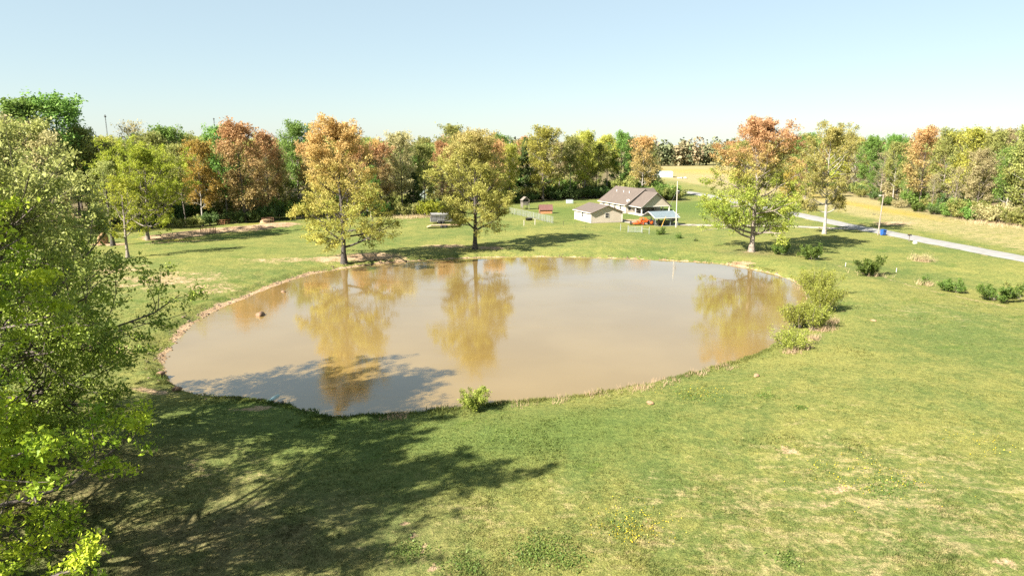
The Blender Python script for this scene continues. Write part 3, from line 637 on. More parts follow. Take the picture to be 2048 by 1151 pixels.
# the far treeline: one continuous wood behind the hayfield and round the horizon
def far_wood():
    rng = np.random.default_rng(9); V, F, vv, off = [], [], [], 0
    for i in range(900):
        y = rng.uniform(470, 700) if i < 520 else rng.uniform(608, 640); x = rng.uniform(-.95, .95) * y if i < 520 else -560 + (i - 520) * 3.1
        if 62 < x < 215 and y < 608: continue
        H = rng.uniform(16.5, 24.5) + max(0, (y - 560) * .012); R = rng.uniform(4.5, 7); m = 170
        d = nrm(rng.normal(size=(m, 3))) * np.array([R, R, H * .5]) * (rng.random((m, 1)) ** .35); d[:, 2] += H * .5
        lump = rng.normal(size=(1, 3)) * .5
        c = d + np.array([x, y, 0]) + lump
        v, f = leaf_cards(rng, c, 2.2, .8); V.append(v); F.append(f + off); off += len(v); vv.append(np.full(len(v), np.clip(rng.random() * .8 + rng.normal() * .1, 0, 1)))
    return tag(np_mesh('far_wood', np.concatenate(V), np.concatenate(F), LEAF_FAR, attrs={'v': np.concatenate(vv)}), 'distant mixed woodland closing off the horizon', 'woodland', kind='stuff')
m_ = NT('leaf_far_wood'); v_ = m_.attr('v')
r_ = m_.node('ShaderNodeValToRGB', {0: v_}); r_.color_ramp.elements[0].color = (.085, .11, .045, 1); r_.color_ramp.elements[1].color = (.22, .145, .085, 1)
for p_, c_ in ((.35, (.12, .13, .055)), (.6, (.17, .145, .07))): e_ = r_.color_ramp.elements.new(p_); e_.color = (*c_, 1)
m_.put(m_.bsdf.inputs['Base Color'], r_.outputs[0]); m_.bsdf.inputs['Roughness'].default_value = .8; LEAF_FAR = m_.mat
far_wood()

# ---- undergrowth along the wood edges
BP = [Proto(bush(s, 3.2, 2.8, 16, 6, 5, 3200, .30, spread=.2)) for s in (201, 202, 203)]
UG = [(575, 436, 4.6, 'green', 'fresh green thicket bush right of the rusty tree'), (608, 434, 3.2, 'shrub', None), (470, 445, 2.6, 'dark', None), (440, 446, 2.2, 'dark', None), (500, 443, 3.0, 'dark', None), (525, 441, 3.2, 'dark', None), (548, 440, 3.4, 'dark', None),
      (330, 452, 2.5, 'shrub', None), (362, 452, 2.5, 'olive', None), (395, 451, 2.6, 'olive', None), (420, 449, 2.6, 'dark', None), (300, 455, 2.2, 'shrub', None), (640, 432, 3.2, 'dark', None), (725, 431, 3.4, 'dark', None), (752, 430, 3.8, 'green', None), (778, 429, 3.0, 'dark', None),
      (815, 430, 4.2, 'olive', 'grey olive bush with bare stems left of the stock trailer'), (856, 432, 4.0, 'lime', 'bright lime bush just behind the stock trailer'), (838, 428, 3.2, 'shrub', None), (890, 424, 3.4, 'dark', None), (1025, 406, 2.6, 'shrub', None), (1046, 404, 2.4, 'dark', None), (1066, 403, 2.8, 'dark', None), (1108, 400, 3.4, 'dark', None), (1128, 398, 3.2, 'dark', None), (1148, 398, 3.6, 'dark', None),
      (1165, 397, 4.0, 'shrub', None), (1183, 396, 4.2, 'dark', None), (1200, 396, 4.4, 'dark', None), (1218, 395, 3.2, 'green', None), (1262, 390, 4.0, 'dark', None), (1318, 390, 3.6, 'shrub', None), (1328, 391, 3.0, 'dark', None),
      (1775, 412, 2.6, 'shrub', None), (1800, 416, 2.4, 'tan', None), (1830, 424, 2.4, 'shrub', None), (1875, 430, 2.8, 'dark', None), (1902, 434, 2.8, 'green', None), (1925, 436, 3.4, 'green', None), (1948, 440, 3.4, 'green', None), (1975, 444, 3.6, 'tan', None), (2000, 447, 3.8, 'tan', None), (2030, 451, 3.4, 'olive', None), (1750, 400, 2.6, 'dark', None), (1725, 394, 3, 'olive', None)]
for _ in range(110):                                    # a second rank just inside the edge
    poly = WOODS_L if _ < 72 else WOODS_R; k = rw.integers(1, 9) if _ < 72 else rw.integers(1, 5)
    k = rw.integers(2, 13) if _ < 72 else rw.choice([0, 1, 2, 3, 4]); a_, b_ = poly[k], poly[k + 1]; t = rw.random(); q = a_ + (b_ - a_) * t
    n_ = np.array([-(b_ - a_)[1], (b_ - a_)[0]]); n_ = n_ / np.linalg.norm(n_); q = q + n_ * rw.uniform(1.5, 9) * (1 if inside(*(q + n_ * 2), poly) < 0 else -1)
    ax = 1024 + FPX * q[0] / q[1]; ay = 290 + CAM_H * FPX / q[1]
    UG.append((None, q, rw.uniform(2.8, 5.0), str(rw.choice(['shrub', 'dark', 'olive', 'green', 'olive', 'tan'])), None))
for _ in range(34):
    UG.append((None, np.array([rw.uniform(-12, 58), rw.uniform(238, 275)]), rw.uniform(4, 7), str(rw.choice(['shrub', 'green', 'olive', 'olive'])), None))
for px, py, h, hue, lb in UG:
    x, y = G(px, py) if px is not None else py
    R_ = 'across the road' if x > 90 else 'beyond the earth mound' if x < -75 else 'behind the hay rings' if x < -48 else 'behind the trailers' if x < -5 else 'behind the corral and house'
    nm = {'dark': 'dark green', 'shrub': 'mid green', 'olive': 'olive green', 'lime': 'lime green', 'green': 'fresh green', 'tan': 'straw brown'}[hue]
    BP[rw.integers(3)].put('undergrowth_bush', (x, y, gz(x, y) - .05), rw.uniform(0, 6), h / 3.2 * rw.uniform(.9, 1.1), BARK_MID, LEAF[hue], lb or f'{nm} bush under the wood edge {R_}', 'bush', None if lb else f'{nm} bushes {R_}', parts=('stems', 'foliage'))

# ---- shrubs in the open and willows on the bank
def shrub(name, px, py, H, R, seed, hue, label, n=5000, size=.15, cat='shrub', **kw):
    w, l = bush(seed, H, R, n_leaf=n, size=size, **kw)
    return plant(name, w, l, at(px, py), seed, BARK_MID, LEAF[hue], label, cat, None, parts=('stems', 'foliage'))
shrub('willow_shrub', 1632, 590, 3.7, 1.9, 301, 'willow', 'tallest yellow green willow at the far end of the bank clump', 12000, .12, el=(58, 89), n_stem=34, spread=.2, up=.5)
shrub('willow_shrub', 1645, 618, 2.9, 1.7, 302, 'willow', 'willow shrub leaning over pale dead grass behind the bank clump', 10000, .12, el=(52, 89), n_stem=30, spread=.2, up=.5)
shrub('willow_shrub', 1600, 645, 2.7, 1.5, 303, 'willow', 'upright willow shrub with its foot in the pond edge', 9000, .115, el=(52, 89), n_stem=28, spread=.18, up=.5)
shrub('willow_shrub', 1632, 652, 2.5, 1.5, 304, 'willow', 'willow shrub in the middle of the bank clump', 7000, .115, el=(52, 89), n_stem=26, spread=.17, up=.5)
shrub('willow_shrub', 1580, 688, 2.0, 1.5, 305, 'willow', 'low willow shrub trailing over the water by a tan stone', 6000, .11, el=(30, 85), n_stem=26, spread=.16, up=.35)
shrub('willow_shrub', 945, 806, 1.65, 1.05, 306, 'willow', 'small lone round willow bush on the near bank', 5500, .10, el=(45, 88), n_stem=22, spread=.08, r=.015)
shrub('pasture_shrub', 1742, 548, 2.0, 2.3, 311, 'shrub', 'rounded glossy green shrub on the slope below the road', 6500, .2, spread=.14)
shrub('pasture_shrub', 1847, 560, 1.0, .7, 312, 'shrub', 'small upright shrub with dead grass at its foot', 1500, .14)
shrub('pasture_shrub', 1908, 575, 1.7, 1.3, 313, 'shrub', 'bushy dark shrub between the small upright one and the wide one', 3600, .16)
shrub('pasture_shrub', 1998, 592, 2.0, 2.4, 314, 'shrub', 'wide loose shrub at the end of the old fence line', 5200, .17, el=(30, 85))
shrub('pasture_shrub', 2050, 588, 1.8, 1.8, 315, 'olive', 'olive shrub beside the wide loose one', 3800, .16)
shrub('oak_side_shrub', 1565, 508, 2.0, 1.8, 316, 'shrub', 'shrub in the shade under the reddish topped oak', 3600, .2)
shrub('oak_side_shrub', 1624, 517, 2.4, 1.9, 317, 'shrub', 'dark shrub in the oak shadow near a short white stake', 4600, .2)
shrub('brush_heap', 1845, 517, 1.1, 1.6, 318, 'tan', 'dry straw coloured brush clump on a bare spot below the road', 1300, .12, el=(25, 80), n_stem=40, r=.012)
shrub('sapling', 1322, 470, 1.5, .8, 319, 'shrub', 'bushy young sapling in front of the carport', 1200, .17, cat='sapling')
shrub('sapling', 1358, 477, 1.2, .6, 320, 'shrub', 'smaller young sapling just right of the bushy sapling', 700, .15, cat='sapling')
shrub('sapling', 1391, 483, .8, .35, 321, 'shrub', 'tiny thin sapling nearest the oak in the sapling row', 250, .12, cat='sapling')

# ------------------------------------------------------------------ buildings
def siding(name, col, pitch=.2, var=.06):
    col = tuple(x * ALB for x in col)
    m = NT(name); z = m.node('ShaderNodeSeparateXYZ', {0: m.coord()}).outputs[2]
    n = m.noise(m.coord(), .8, 4)
    m.put(m.bsdf.inputs['Base Color'], m.mix(m.ss(n, .3, .7), tuple(c * (1 - var) for c in col), tuple(c * (1 + var) for c in col)))
    m.bsdf.inputs['Roughness'].default_value = .6
    m.bump(m.math('FRACT', m.math('DIVIDE', z, pitch)), .6, .015); return m.mat
def shingles(name, col):
    col = tuple(x * ALB for x in col)
    m = NT(name); c = m.coord()
    b = m.node('ShaderNodeTexBrick', {'Vector': c, 'Scale': 1.0, 'Mortar Size': .008, 'Brick Width': .34, 'Row Height': .14, 'Color1': tuple(x * .85 for x in col), 'Color2': tuple(x * 1.15 for x in col), 'Mortar': tuple(x * .7 for x in col)})
    n = m.noise(c, .5, 5); mm = m.mix(m.ss(n, .3, .7, 0, .35), b.outputs[0], tuple(x * .78 for x in col))
    m.put(m.bsdf.inputs['Base Color'], mm); m.bsdf.inputs['Roughness'].default_value = .9; return m.mat
def ribbed(name, col, pitch=.3, ax=0, rough=.4, metal=.3):
    col = tuple(x * ALB for x in col)
    m = NT(name); x = m.node('ShaderNodeSeparateXYZ', {0: m.coord()}).outputs[ax]
    n = m.noise(m.coord(), .7, 4)
    m.put(m.bsdf.inputs['Base Color'], m.mix(m.ss(n, .3, .75), tuple(c * .9 for c in col), tuple(min(1, c * 1.06) for c in col)))
    m.bsdf.inputs['Roughness'].default_value = rough; m.bsdf.inputs['Metallic'].default_value = metal
    m.bump(m.ss(m.math('FRACT', m.math('DIVIDE', x, pitch)), .78, .9), .8, .03); return m.mat
SIDE = siding('cream_siding', (.58, .50, .40)); TRIM = pmat('white_trim', (.74, .70, .63), .5, var=.05)
ROOF = shingles('tan_shingles', (.128, .100, .082)); FASCIA = pmat('brown_fascia', (.17, .14, .12), .6)
GLASS = pmat('dark_glass', (.022, .025, .03), .2, var=.1, spec=.25); FOUND = pmat('foundation_block', (.40, .34, .28), .9)
WHITE = pmat('white_paint', (.75, .73, .69), .5, var=.06); GALV = pmat('galvanised_steel', (.44, .46, .455), .45, .4, var=.12, scale=6)
BLUEROOF = ribbed('blue_grey_metal_roof', (.25, .31, .335), .3, 0); BLACK = pmat('black_rubber', (.018, .018, .018), .75, var=.3)
ORANGE = pmat('orange_paint', (.72, .115, .015), .4, var=.12); DKSTEEL = pmat('dark_steel', (.06, .055, .05), .5, .4, var=.3)
WEATH = pmat('weathered_wood', (.19, .165, .135), .9, var=.3, scale=2, bump=.01); REDROOF = ribbed('maroon_metal_roof', (.17, .075, .06), .25, 0, .5, .1)
TERRA = pmat('orange_brown_boards', (.46, .20, .085), .75, var=.2); POLEW = pmat('pole_wood', (.30, .25, .20), .9, var=.3, scale=4)
POLEG = pmat('pale_pole', (.52, .47, .39), .8, var=.1, scale=3)
AZ = radians(20)
def gable(x0, x1, y0, y1, ze, zr, ov, th, nm, root, mat, fas):
    """two roof slopes, ridge along local y; returns the first slope"""
    xc = (x0 + x1) / 2; sl_ = (zr - ze) / (xc - x0); xa, xb = x0 - ov, x1 + ov; ya, yb = y0 - ov, y1 + ov; zl = ze - sl_ * ov
    a = MB().slab([(xa, ya, zl), (xc, ya, zr), (xc, yb, zr), (xa, yb, zl)], th).build(nm, mat, root)
    b = MB().slab([(xc + .004, ya, zr), (xb, ya, zl), (xb, yb, zl), (xc + .004, yb, zr)], th).build(nm, mat, root)
    f = MB()
    for y in (ya - .03, yb + .03):
        for x in (xa, xb): f.tube((x, y, zl - .10), (xc, y, zr - .10), .10, n=4)
    f.build('rake_trim', fas, root)
    g = MB()
    for x in (xa - .04, xb + .04): g.box((x, (ya + yb) / 2, zl - .08), (.12, yb - ya, .14))
    g.build('gutter', TRIM, root)
    return a
def body(x0, x1, y0, y1, ze, zr, root, mat, nm='wall', z0=0.0):
    xc = (x0 + x1) / 2
    return MB().prism([(x0, z0), (x1, z0), (x1, ze), (xc, zr), (x0, ze)], y0, y1, 'y').build(nm, mat, root)
def window(root, c, w, h, face, panes=2):
    """face '-y' (front) or '-x' (left): frame with mullions, panes set back behind it"""
    f, p = MB(), MB()
    def bx(mb, u, z, du, dz, out):
        d = .05
        if face == '-y': mb.box((c[0] + u, c[1] - out, c[2] + z), (du, d, dz))
        else: mb.box((c[0] - out, c[1] + u, c[2] + z), (d, du, dz))
    for s_ in (-1, 1): bx(f, s_ * (w / 2 + .03), 0, .06, h + .12, .035)
    for z in (-h / 2 - .03, 0, h / 2 + .03): bx(f, 0, z, w - .002, .06, .035)
    F_ = f.build('window', TRIM, root)
    for z in (-h / 4, h / 4):
        q = MB(); bx(q, 0, z, w - .01, h / 2 - .06, -.005 + .02); q.build('pane', GLASS, F_)
    return F_

hx, hy = 30.2, 184.5
house = thing('farmhouse', (hx, hy, gz(35, 188) - .05), AZ, 'cream sided farmhouse with brown shingle roof and deep front porch', 'house')
body(.4, 11.2, 0, 15.2, 2.62, 6.45, house, SIDE)
gable(.4, 11.2, 0, 15.2, 2.70, 6.55, .45, .14, 'roof', house, ROOF, FASCIA)
xw = MB(); xw.slab([(5.8, 1.2, 3.75), (5.8, 5.2, 6.42), (12.0, 5.2, 6.42), (12.0, 1.2, 3.75)], .13); xw.slab([(5.8, 5.21, 6.42), (5.8, 9.2, 3.75), (12.0, 9.2, 3.75), (12.0, 5.21, 6.42)], .13)
xw.build('wing_roof', ROOF, house)
MB().prism([(1.6, 0), (8.8, 0), (8.8, 3.9), (5.2, 6.2), (1.6, 3.9)], 11.205, 11.6, 'x').build('wing_wall', SIDE, house)
gable(1.5, 10.1, -6.4, -.05, 2.52, 6.0, .35, .13, 'porch_roof', house, ROOF, FASCIA)
MB().prism([(1.55, 2.42), (10.05, 2.42), (5.8, 5.80)], -6.3, -6.15, 'y').build('porch_gable', SIDE, house)
MB().box((5.8, -6.22, 2.37), (8.5, .22, .22)).build('porch_beam', TRIM, house)
for px_, py_ in ((1.65, -6.2), (1.65, -3.1), (9.95, -6.2), (9.95, -3.1), (5.8, -6.2)):
    if px_ == 5.8: continue
    MB().box((px_, py_, 1.17), (.24, .24, 2.34)).build('porch_post', TRIM, house)
MB().box((5.8, -3.3, .10), (9.4, 6.5, .22)).build('porch_floor', CONC, house)
MB().box((.9, 7.6, .12), (1.05, 15.24, .3)).build('foundation', FOUND, house)
window(house, (1.55, 0, 1.5), .8, 1.1, '-y'); window(house, (4.0, 0, 1.5), .9, 1.1, '-y')
for wy in (2.9, 6.0, 9.2, 12.6): window(house, (.4, wy, 1.55), .85, 1.15, '-x')
d_ = MB().box((5.8, -.04, 1.2), (1.0, .08, 2.1)).build('door', pmat('grey_door', (.34, .36, .36), .5), house); MB().lathe((6.15, -.11, 1.15), [(.03, -.03), (.04, 0), (.03, .03)], 8, 'y').build('handle', DKSTEEL, d_)
for vy in (4.5, 7.6, 11.6):
    vx = 3.9; vz = 2.7 + (vx - .4) * 3.85 / 5.4
    MB().lathe((vx, vy, vz - .05), [(.09, 0), (.09, .5), (.13, .5), (.13, .58)], 10).build('vent_pipe', WHITE, house)
ds = MB().lathe((0, 0, 0), [(.05, 0), (.3, .06), (.45, .18), (.43, .18), (.28, .08), (.05, .03)], 16).build('satellite_dish', WHITE, house, True); ds.location = (1.35, .5, 3.35); ds.rotation_euler = (radians(58), 0, radians(-30))
MB().tube((1.35, .6, 3.0), (1.35, .5, 3.35), .03).build('dish_mast', DKSTEEL, house)
for i in range(2):
    MB().box((6.9 + i * 1.5, -.9, .48), (.6, .6, .07)).box((6.9 + i * 1.5, -.62, .85), (.6, .06, .7)).box((6.65 + i * 1.5, -.9, .35), (.06, .6, .3)).box((7.15 + i * 1.5, -.9, .35), (.06, .6, .3)).build('porch_chair', WEATH, None)
for o in [q for q in bpy.data.objects if q.name.startswith('porch_chair')]:
    o.location = house.location + Vector((0, 0, .16)); o.rotation_euler = (0, 0, AZ)
    tag(o, 'weathered chair against the back wall of the house porch', 'chair', 'porch chairs')
pad = MB().box((11.9, -2.6, .05), (2.6, 7.5, .12)).build('concrete_pad', CONC, None); pad.location = (hx, hy, gz(42, 188) - .02); pad.rotation_euler = (0, 0, AZ)
tag(pad, 'pale concrete pad beside the house porch', None, kind='structure')

gar = thing('garage', (18.5, 160.1, gz(22, 163) - .08), AZ, 'low cream garage with tan shingle roof in front of the house', 'garage')
body(0, 8.2, 0, 9.0, 2.58, 4.08, gar, SIDE); gable(0, 8.2, 0, 9.0, 2.66, 4.16, .35, .12, 'roof', gar, ROOF, FASCIA)
window(gar, (4.15, 0, 1.75), .95, 1.0, '-y'); window(gar, (0, 4.6, 1.75), .8, 1.0, '-x')
MB().box((4.1, -.02, .10), (8.26, .06, .22)).box((-.02, 4.5, .10), (.06, 9.06, .215)).build('foundation', FOUND, gar)
cb = MB()
for x, y in ((0, 0), (8.2, 0), (0, 9.0)): cb.box((x, y, 1.35), (.12, .12, 2.4))
cb.build('corner_trim', TRIM, gar)

cp = thing('carport', (32.6, 155.7, gz(35, 158) - .03), AZ, 'open metal carport with blue grey roof by the pole', 'carport')
CL, CW, CE, CR = 6.0, 5.2, 2.15, 3.25
MB().slab([(-.3, -.35, CE - .14), (CL + .3, -.35, CE - .14), (CL + .3, CW / 2, CR), (-.3, CW / 2, CR)], .05).build('roof_panel', BLUEROOF, cp)
MB().slab([(-.3, CW / 2 + .004, CR), (CL + .3, CW / 2 + .004, CR), (CL + .3, CW + .35, CE - .14), (-.3, CW + .35, CE - .14)], .05).build('roof_panel', BLUEROOF, cp)
for y in (-.37, CW + .37): MB().box((CL / 2, y, CE - .22), (CL + .6, .05, .16)).build('eave_trim', WHITE, cp)
for x in (-.33, CL + .33):
    for a_, b_ in (((x, -.35, CE - .2), (x, CW / 2, CR - .04)), ((x, CW / 2, CR - .04), (x, CW + .35, CE - .2))): MB().tube(a_, b_, .06, n=4).build('gable_trim', WHITE, cp)
for y in (0, CW):
    MB().box((CL / 2, y, .06), (CL + .1, .1, .12)).build('base_rail', GALV, cp)
    for x in (0, 2, 4, 6): MB().box((x, y, CE / 2), (.09, .09, CE - .1)).build('post', GALV, cp)
MB().tube((CL - .7, 0, .12), (CL - .04, 0, .95), .04, n=6).build('brace', GALV, cp); MB().tube((.7, 0, .12), (.04, 0, .95), .04, n=6).build('brace', GALV, cp)
MB().prism([(0, 1.05), (CW, 1.05), (CW, CE - .2), (CW / 2, CR - .12), (0, CE - .2)], CL - .02, CL + .02, 'x').build('end_panel', WHITE, cp)

# far white building and the heap next to it
x0, y0 = G(1299, 355); x1, y1 = G(1345, 355)
fb = thing('white_shed', (x0, y0, gz(x0, y0) - .05), radians(-2), 'long white metal shed with pale blue roof at the far hayfield', 'shed')
MB().prism([(0, 0), (8, 0), (8, 2.6), (4, 3.4), (0, 2.6)], 0, x1 - x0, 'x').build('wall', ribbed('white_metal_wall', (.74, .74, .72), .4, 0, .5, 0), fb)
for a_, b_, c_, d_ in ((-.2, 4, 2.58, 3.46), (4.004, 8.2, 3.46, 2.58)): MB().slab([(-.3, a_, c_), (x1 - x0 + .3, a_, c_), (x1 - x0 + .3, b_, d_), (-.3, b_, d_)], .06).build('roof_panel', ribbed('pale_blue_metal_roof', (.45, .58, .60), .4, 0), fb)
MB().box((3.0, -.03, 1.2), (2.4, .08, 2.3)).build('door', pmat('grey_shed_door', (.55, .56, .55), .6), fb)
hp = at(1364, 357)
rb_ = random.Random(4); jb = MB()
for i in range(9): jb.box((rb_.uniform(-2.4, 2.4), rb_.uniform(-1, 1), .25 + rb_.random() * .3), (rb_.uniform(.5, 1.6), rb_.uniform(.5, 1.2), rb_.uniform(.3, .9)), rb_.uniform(0, 3), rx=rb_.uniform(-.4, .4))
o = jb.build('scrap_heap', pmat('scrap', (.45, .43, .40), .7, var=.5, scale=1.2)); o.location = hp; tag(o, 'pale heap of scrap beside the long white shed', 'heap')
# old hoop barn roof among the trees left of the trailers
bx_, by_ = G(858, 424); by_ += 20; bx_ -= 1.5
hb = thing('hoop_shed', (bx_, by_, gz(bx_, by_) - .05), radians(12), 'pale green hoop shed half hidden by bushes behind the trailers', 'shed')
arc = [(4.5 * cos(a), .4 + 4.2 * sin(a)) for a in np.linspace(0, pi, 13)]
MB().prism([(4.5, 0)] + arc + [(-4.5, 0)], 0, 9, 'y').build('cover', pmat('pale_green_sheet', (.30, .36, .31), .6, var=.2), hb, False)
MB().prism([(4.6 * cos(a), .42 + 4.3 * sin(a)) for a in np.linspace(0, pi, 13)] + [(4.45 * cos(a), .42 + 4.1 * sin(a)) for a in np.linspace(pi, 0, 13)], -.12, -.005, 'y').build('end_hoop', GALV, hb)

# ------------------------------------------------------------------ vehicles and gear
def wheel(root, c, r, w, name='wheel', rimm=None, axis='y', n=20):
    prof = [(r * .62, -w / 2), (r * .93, -w / 2), (r, -w * .3), (r, w * .3), (r * .93, w / 2), (r * .62, w / 2), (r * .62, -w / 2)]
    o = MB().lathe((0, 0, 0), prof, n, axis).build(name, BLACK, root, True); o.location = c
    MB().lathe((0, 0, 0), [(r * .60, -w * .42), (r * .63, -w * .3), (r * .3, -w * .2), (r * .12, -w * .38), (r * .12, w * .38), (r * .3, w * .2), (r * .63, w * .3), (r * .60, w * .42)], n, axis).build('rim', rimm or WHITE, o, True)
    return o
tx, ty = G(1297, 449)
tr_ = thing('tractor', (tx, ty + .6, gz(tx, ty) - .03), radians(188), 'small orange tractor with front loader parked at the carport', 'tractor')
MB().box((.95, 0, .95), (1.5, .55, .55), taper=.9).box((1.72, 0, .92), (.12, .5, .62)).build('hood', ORANGE, tr_)
MB().box((.1, 0, .62), (3.0, .42, .32)).build('chassis', DKSTEEL, tr_)
MB().box((-.55, .55, 1.05), (1.0, .3, .1)).box((-.55, -.55, 1.05), (1.0, .3, .1)).box((-.98, .55, .85), (.1, .3, .45)).box((-.98, -.55, .85), (.1, .3, .45)).build('fender', ORANGE, tr_)
MB().box((-.55, 0, 1.12), (.5, .5, .12)).box((-.8, 0, 1.4), (.12, .5, .5)).build('seat', BLACK, tr_)
MB().path([(-1.0, -.5, .9), (-1.0, -.5, 2.35), (-1.0, .5, 2.35), (-1.0, .5, .9)], .04).build('roll_bar', DKSTEEL, tr_)
st_ = MB(); 
for i in range(12): a, b = 2 * pi * i / 12, 2 * pi * (i + 1) / 12; st_.tube((.0 + .08 * cos(a), .2 * sin(a), 1.42 + .15 * cos(a)), (.0 + .08 * cos(b), .2 * sin(b), 1.42 + .15 * cos(b)), .018, n=5)
st_.tube((0, 0, 1.42), (.25, 0, 1.1), .02, n=5).build('steering_wheel', BLACK, tr_)
for s_ in (-1, 1):
    wheel(tr_, (-.6, s_ * .72, .62), .62, .36, 'rear_wheel', ORANGE); wheel(tr_, (1.35, s_ * .6, .38), .38, .24, 'front_wheel', ORANGE)
    MB().path([(.45, s_ * .45, .75), (.45, s_ * .45, 1.55), (1.7, s_ * .45, 1.65), (2.35, s_ * .45, .75)], .075, 6).build('loader_arm', ORANGE, tr_)
    MB().tube((.55, s_ * .45, .85), (1.6, s_ * .45, 1.45), .04).build('loader_ram', DKSTEEL, tr_)
MB().add([(2.35, -.8, .45), (2.35, .8, .45), (2.35, .8, 1.0), (2.35, -.8, 1.0), (2.95, -.8, .35), (2.95, .8, .35), (2.45, .8, 1.02), (2.45, -.8, 1.02), (2.45, -.8, .42), (2.45, .8, .42)],
         [(0, 1, 2, 3), (0, 4, 5, 1), (3, 2, 6, 7), (8, 9, 6, 7), (0, 3, 7, 8), (1, 9, 6, 2), (8, 4, 5, 9)]).build('bucket', ORANGE, tr_)
mx_, my_ = G(1277, 449)
mw = thing('rotary_cutter', (mx_ - .2, my_ + .3, gz(mx_, my_) - .02), radians(20), 'orange rotary cutter with black tail wheel standing left of the tractor', 'mower')
MB().prism([(-1.2, .28), (1.2, .28), (1.2, .5), (.3, .62), (-.3, .62), (-1.2, .5)], -.75, .75, 'y').build('deck', ORANGE, mw)
MB().path([(.9, -.4, .5), (1.2, 0, 1.2), (.9, .4, .5)], .05).build('hitch_frame', ORANGE, mw); MB().lathe((0, 0, .6), [(.22, 0), (.2, .2), (.1, .28)], 12).build('gearbox', DKSTEEL, mw)
MB().box((-1.35, 0, .42), (.5, .12, .1)).build('tail_arm', ORANGE, mw)
t_ = wheel(mw, (-1.75, 0, .52), .52, .26, 'tail_wheel', DKSTEEL); t_.rotation_euler = (0, 0, radians(70))
MB().box((1.0, -.76, .16), (.3, .04, .32)).box((-1.0, -.76, .16), (.3, .04, .32)).build('skid', DKSTEEL, mw)

bo = thing('boat', (35.3, 157.9, gz(35, 158) - .02), AZ, 'dark green flat boat on a trailer under the carport', 'boat')
HULL = pmat('dark_green_hull', (.030, .042, .030), .35, var=.3)
sec = []
for x, hw, zb in ((-2.5, .82, .62), (-1.2, .9, .58), (.4, .88, .58), (1.5, .7, .64), (2.2, .42, .78), (2.6, .06, 1.0)):
    sec.append([(x, -hw, 1.12), (x, -hw * .82, zb + .08), (x, 0, zb - .03), (x, hw * .82, zb + .08), (x, hw, 1.12), (x, hw * .9, 1.12), (x, hw * .74, zb + .14), (x, 0, zb + .08), (x, -hw * .74, zb + .14), (x, -hw * .9, 1.12)])
v = [p for s_ in sec for p in s_]; f = []
for i in range(len(sec) - 1):
    for j in range(10): f.append((i * 10 + j, i * 10 + (j + 1) % 10, (i + 1) * 10 + (j + 1) % 10, (i + 1) * 10 + j))
f += [tuple(range(9, -1, -1)), tuple(50 + i for i in range(10))]
hl = MB().add(v, f).build('hull', HULL, bo); MB().path([(-2.5, -.84, 1.13), (.4, -.9, 1.13), (1.5, -.72, 1.13), (2.6, 0, 1.06)], .03).path([(-2.5, .84, 1.13), (.4, .9, 1.13), (1.5, .72, 1.13), (2.6, 0, 1.06)], .03).build('gunwale', GALV, hl)
for x in (-1.4, .1):
    MB().box((x, 0, 1.05), (.5, .5, .1)).box((x - .22, 0, 1.3), (.1, .5, .45)).box((x, 0, .85), (.15, .15, .35)).build('seat', pmat('boat_seat', (.28, .06, .05) if x < 0 else (.45, .42, .38), .6), bo)
MB().box((-2.75, 0, 1.35), (.36, .4, .5), taper=.85).box((-2.72, 0, .85), (.16, .14, .7)).build('outboard_motor', BLACK, bo)
MB().box((-.6, -.55, .40), (4.6, .09, .1)).box((-.6, .55, .40), (4.6, .09, .1)).box((-2.0, 0, .40), (.08, 1.1, .08)).box((.6, 0, .40), (.08, 1.1, .08)).path([(1.7, -.55, .4), (3.1, 0, .42), (1.7, .55, .4)], .045).tube((1.9, 0, .42), (1.95, 0, 1.0), .04).build('trailer_frame', DKSTEEL, bo)
for s_ in (-1, 1): wheel(bo, (-.9, s_ * .82, .3), .3, .2, 'wheel', GALV); MB().tube((-.6, s_ * .4, .45), (-.6, s_ * .4, .64), .05).build('bunk', WEATH, bo)

sx_, sy_ = G(862, 448)
st = thing('stock_trailer', (sx_, sy_ + .6, gz(sx_, sy_) - .02), radians(14), 'grey metal livestock trailer with slatted sides behind the flatbed', 'trailer')
GREY = pmat('grey_trailer_paint', (.17, .165, .16), .6, .2, var=.3, scale=2); LG = pmat('light_grey_trailer_roof', (.30, .29, .275), .5, .2, var=.2)
L_, W_ = 5.2, 2.0
for y in (0, W_):
    MB().box((L_ / 2, y, 1.0), (L_, .06, .95)).build('side_panel', GREY, st)
    for z in (1.62, 1.86, 2.08): MB().box((L_ / 2, y, z), (L_, .05, .11)).build('side_slat', GREY, st)
    for x in np.linspace(.05, L_ - .05, 6): MB().box((x, y - .04 if y == 0 else y + .04, 1.4), (.07, .05, 1.75)).build('upright', GREY, st)
MB().prism([(-.04, 2.2), (.25, 2.5), (W_ - .25, 2.5), (W_ + .04, 2.2), (W_ - .1, 2.2), (W_ - .3, 2.42), (.3, 2.42), (.1, 2.2)], 0, L_, 'x').build('roof', LG, st)
MB().box((L_, W_ / 2, 1.35), (.06, W_ - .1, 1.7)).build('nose_panel', GREY, st); MB().box((L_ / 2, W_ / 2, .52), (L_, W_ - .1, .08)).build('floor', WEATH, st)
for x0_, z0_ in ((.5, .95), (.5, 1.7)): MB().box((0, W_ / 2, z0_), (.05, W_ - .08, .75 if z0_ < 1 else .1)).build('tail_gate', GREY, st)
for x in (1.95, 2.85):
    wheel(st, (x, -.12, .36), .36, .2, 'wheel', GREY); wheel(st, (x, W_ + .12, .36), .36, .2, 'wheel', GREY)
MB().path([(1.35, -.14, .5), (1.5, -.14, .8), (3.3, -.14, .8), (3.45, -.14, .5)], .05).box((2.4, -.14, .84), (2.0, .26, .05)).build('fender', LG, st)
